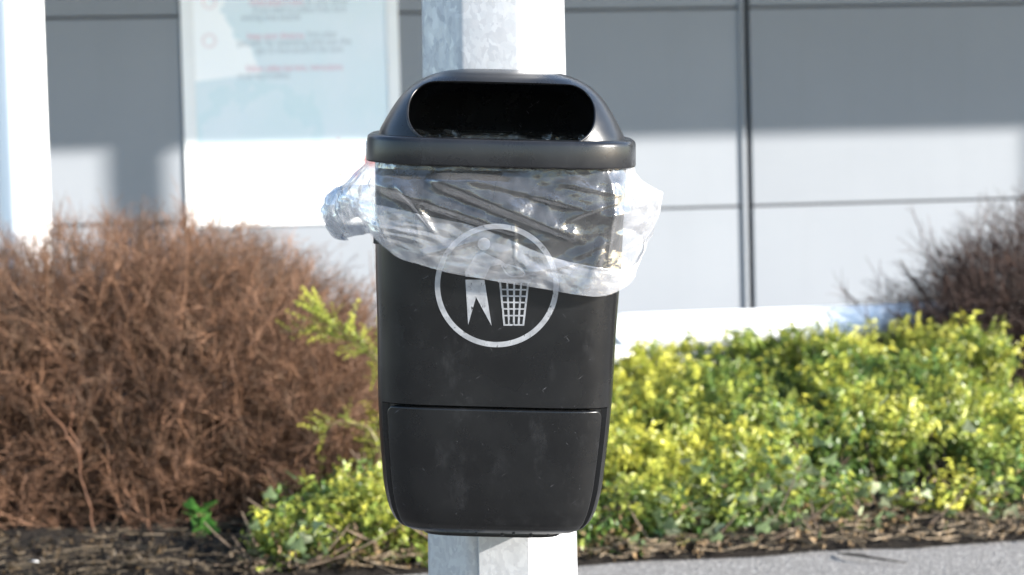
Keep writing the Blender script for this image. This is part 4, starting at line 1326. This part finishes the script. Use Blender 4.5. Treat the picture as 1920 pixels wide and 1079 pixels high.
# ------------------------------------------------------------------ litter on the bed
n = 2900
s_ = rng.uniform(-3.2, 3.6, n); t_ = np.abs(rng.normal(0.12, 0.13, n)) * np.where(s_ < -0.3, 1.6, 1.0)
base = np.array(E0)[None] + s_[:, None] * np.array(EDG) + t_[:, None] * np.array(EN)
zb2 = 0.012 + 0.05 * np.clip(t_ / 0.35, 0, 1) ** 0.7 + rng.uniform(0, 0.025, n)
ln = rng.uniform(0.02, 0.15, n) * rng.uniform(0.4, 1, n); a = rng.uniform(0, math.pi, n); up = rng.normal(0, 0.12, n)
tt = np.linspace(-0.5, 0.5, 4)
P_ = np.stack([base[:, 0:1] + np.cos(a)[:, None] * ln[:, None] * tt, base[:, 1:2] + np.sin(a)[:, None] * ln[:, None] * tt + 0.15 * ln[:, None] * tt ** 2, zb2[:, None] + up[:, None] * ln[:, None] * tt + 0 * tt], -1)
v, f = tube_batch(P_, np.repeat(rng.uniform(0.0008, 0.0026, n)[:, None], 4, 1), 3)
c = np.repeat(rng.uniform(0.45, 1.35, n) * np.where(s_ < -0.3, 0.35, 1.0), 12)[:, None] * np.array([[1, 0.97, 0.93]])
# curled dry leaf flakes
n2 = 3400
s2_ = rng.uniform(-3.2, 3.6, n2); t2_ = np.abs(rng.normal(0.18, 0.20, n2))
pos = np.array(E0)[None] + s2_[:, None] * np.array(EDG) + t2_[:, None] * np.array(EN); pos[:, 2] = 0.010 + 0.05 * np.clip(t2_ / 0.35, 0, 1) ** 0.7 + rng.uniform(0, 0.02, n2)
lv, l3, l4 = leaf_shape(1.0, 0.6, 0.5, 0.3)
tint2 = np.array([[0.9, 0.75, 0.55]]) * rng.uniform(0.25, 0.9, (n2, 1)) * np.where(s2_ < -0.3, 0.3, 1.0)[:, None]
v3, f3, c3 = scatter([(lv, [np.concatenate([l4, l3])], np.ones((5, 3)))], pos, rng.normal(0, 1, (n2, 3)), rng.uniform(0.010, 0.028, n2), lambda idx: tint2[idx])
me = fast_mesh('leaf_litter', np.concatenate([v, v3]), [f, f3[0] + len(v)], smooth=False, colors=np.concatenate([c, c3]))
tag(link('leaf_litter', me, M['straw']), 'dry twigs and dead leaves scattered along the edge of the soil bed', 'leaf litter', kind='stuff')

# single bits lying about
def crumple(name, r, mat, loc, label, cat, flat_=0.5):
    bm = bmesh.new(); bmesh.ops.create_icosphere(bm, subdivisions=3, radius=r)
    for v_ in bm.verts:
        k = 1 + 0.5 * float(vnoise(np.array(v_.co) / r * 1.3 + 5)); v_.co = Vector((v_.co.x * k * 1.4, v_.co.y * k, v_.co.z * k * flat_))
    me = bpy.data.meshes.new(name); bm.to_mesh(me); bm.free()
    o = link(name, me, mat); o.location = loc; tag(o, label, cat); return o
p = at_ground(61, 1059, 0.03); crumple('paper_scrap', 0.011, M['white'], (p.x, p.y, 0.036), 'tiny white scrap on the dark soil near the left bottom corner', 'litter')
p = at_ground(268, 1074, 0.02); crumple('dead_leaf', 0.013, flat('orange_leaf', (0.55, 0.25, 0.05)), (p.x, p.y, 0.03), 'small orange dead leaf at the bottom edge left of the bin', 'leaf', 0.3)
# dark twig lying on the paving
tp = [at_ground(px, py, 0.008) for px, py in ((1572, 1036), (1590, 1044), (1615, 1049), (1650, 1053), (1700, 1054))]
P_ = np.array([[q.x, q.y, 0.006 + 0.012 * math.sin(k / 4 * math.pi)] for k, q in enumerate(tp)]); o0 = P_[2].copy(); o0[2] = 0
v, f = tube_batch((P_ - o0)[None], np.array([[0.0015, 0.004, 0.0045, 0.003, 0.0012]]), 6)
o = link('dark_twig', fast_mesh('dark_twig', v, f, colors=np.full((len(v), 3), 0.25)), M['stem']); o.location = o0
tag(o, 'short dark twig lying on the asphalt at the lower right', 'twig')
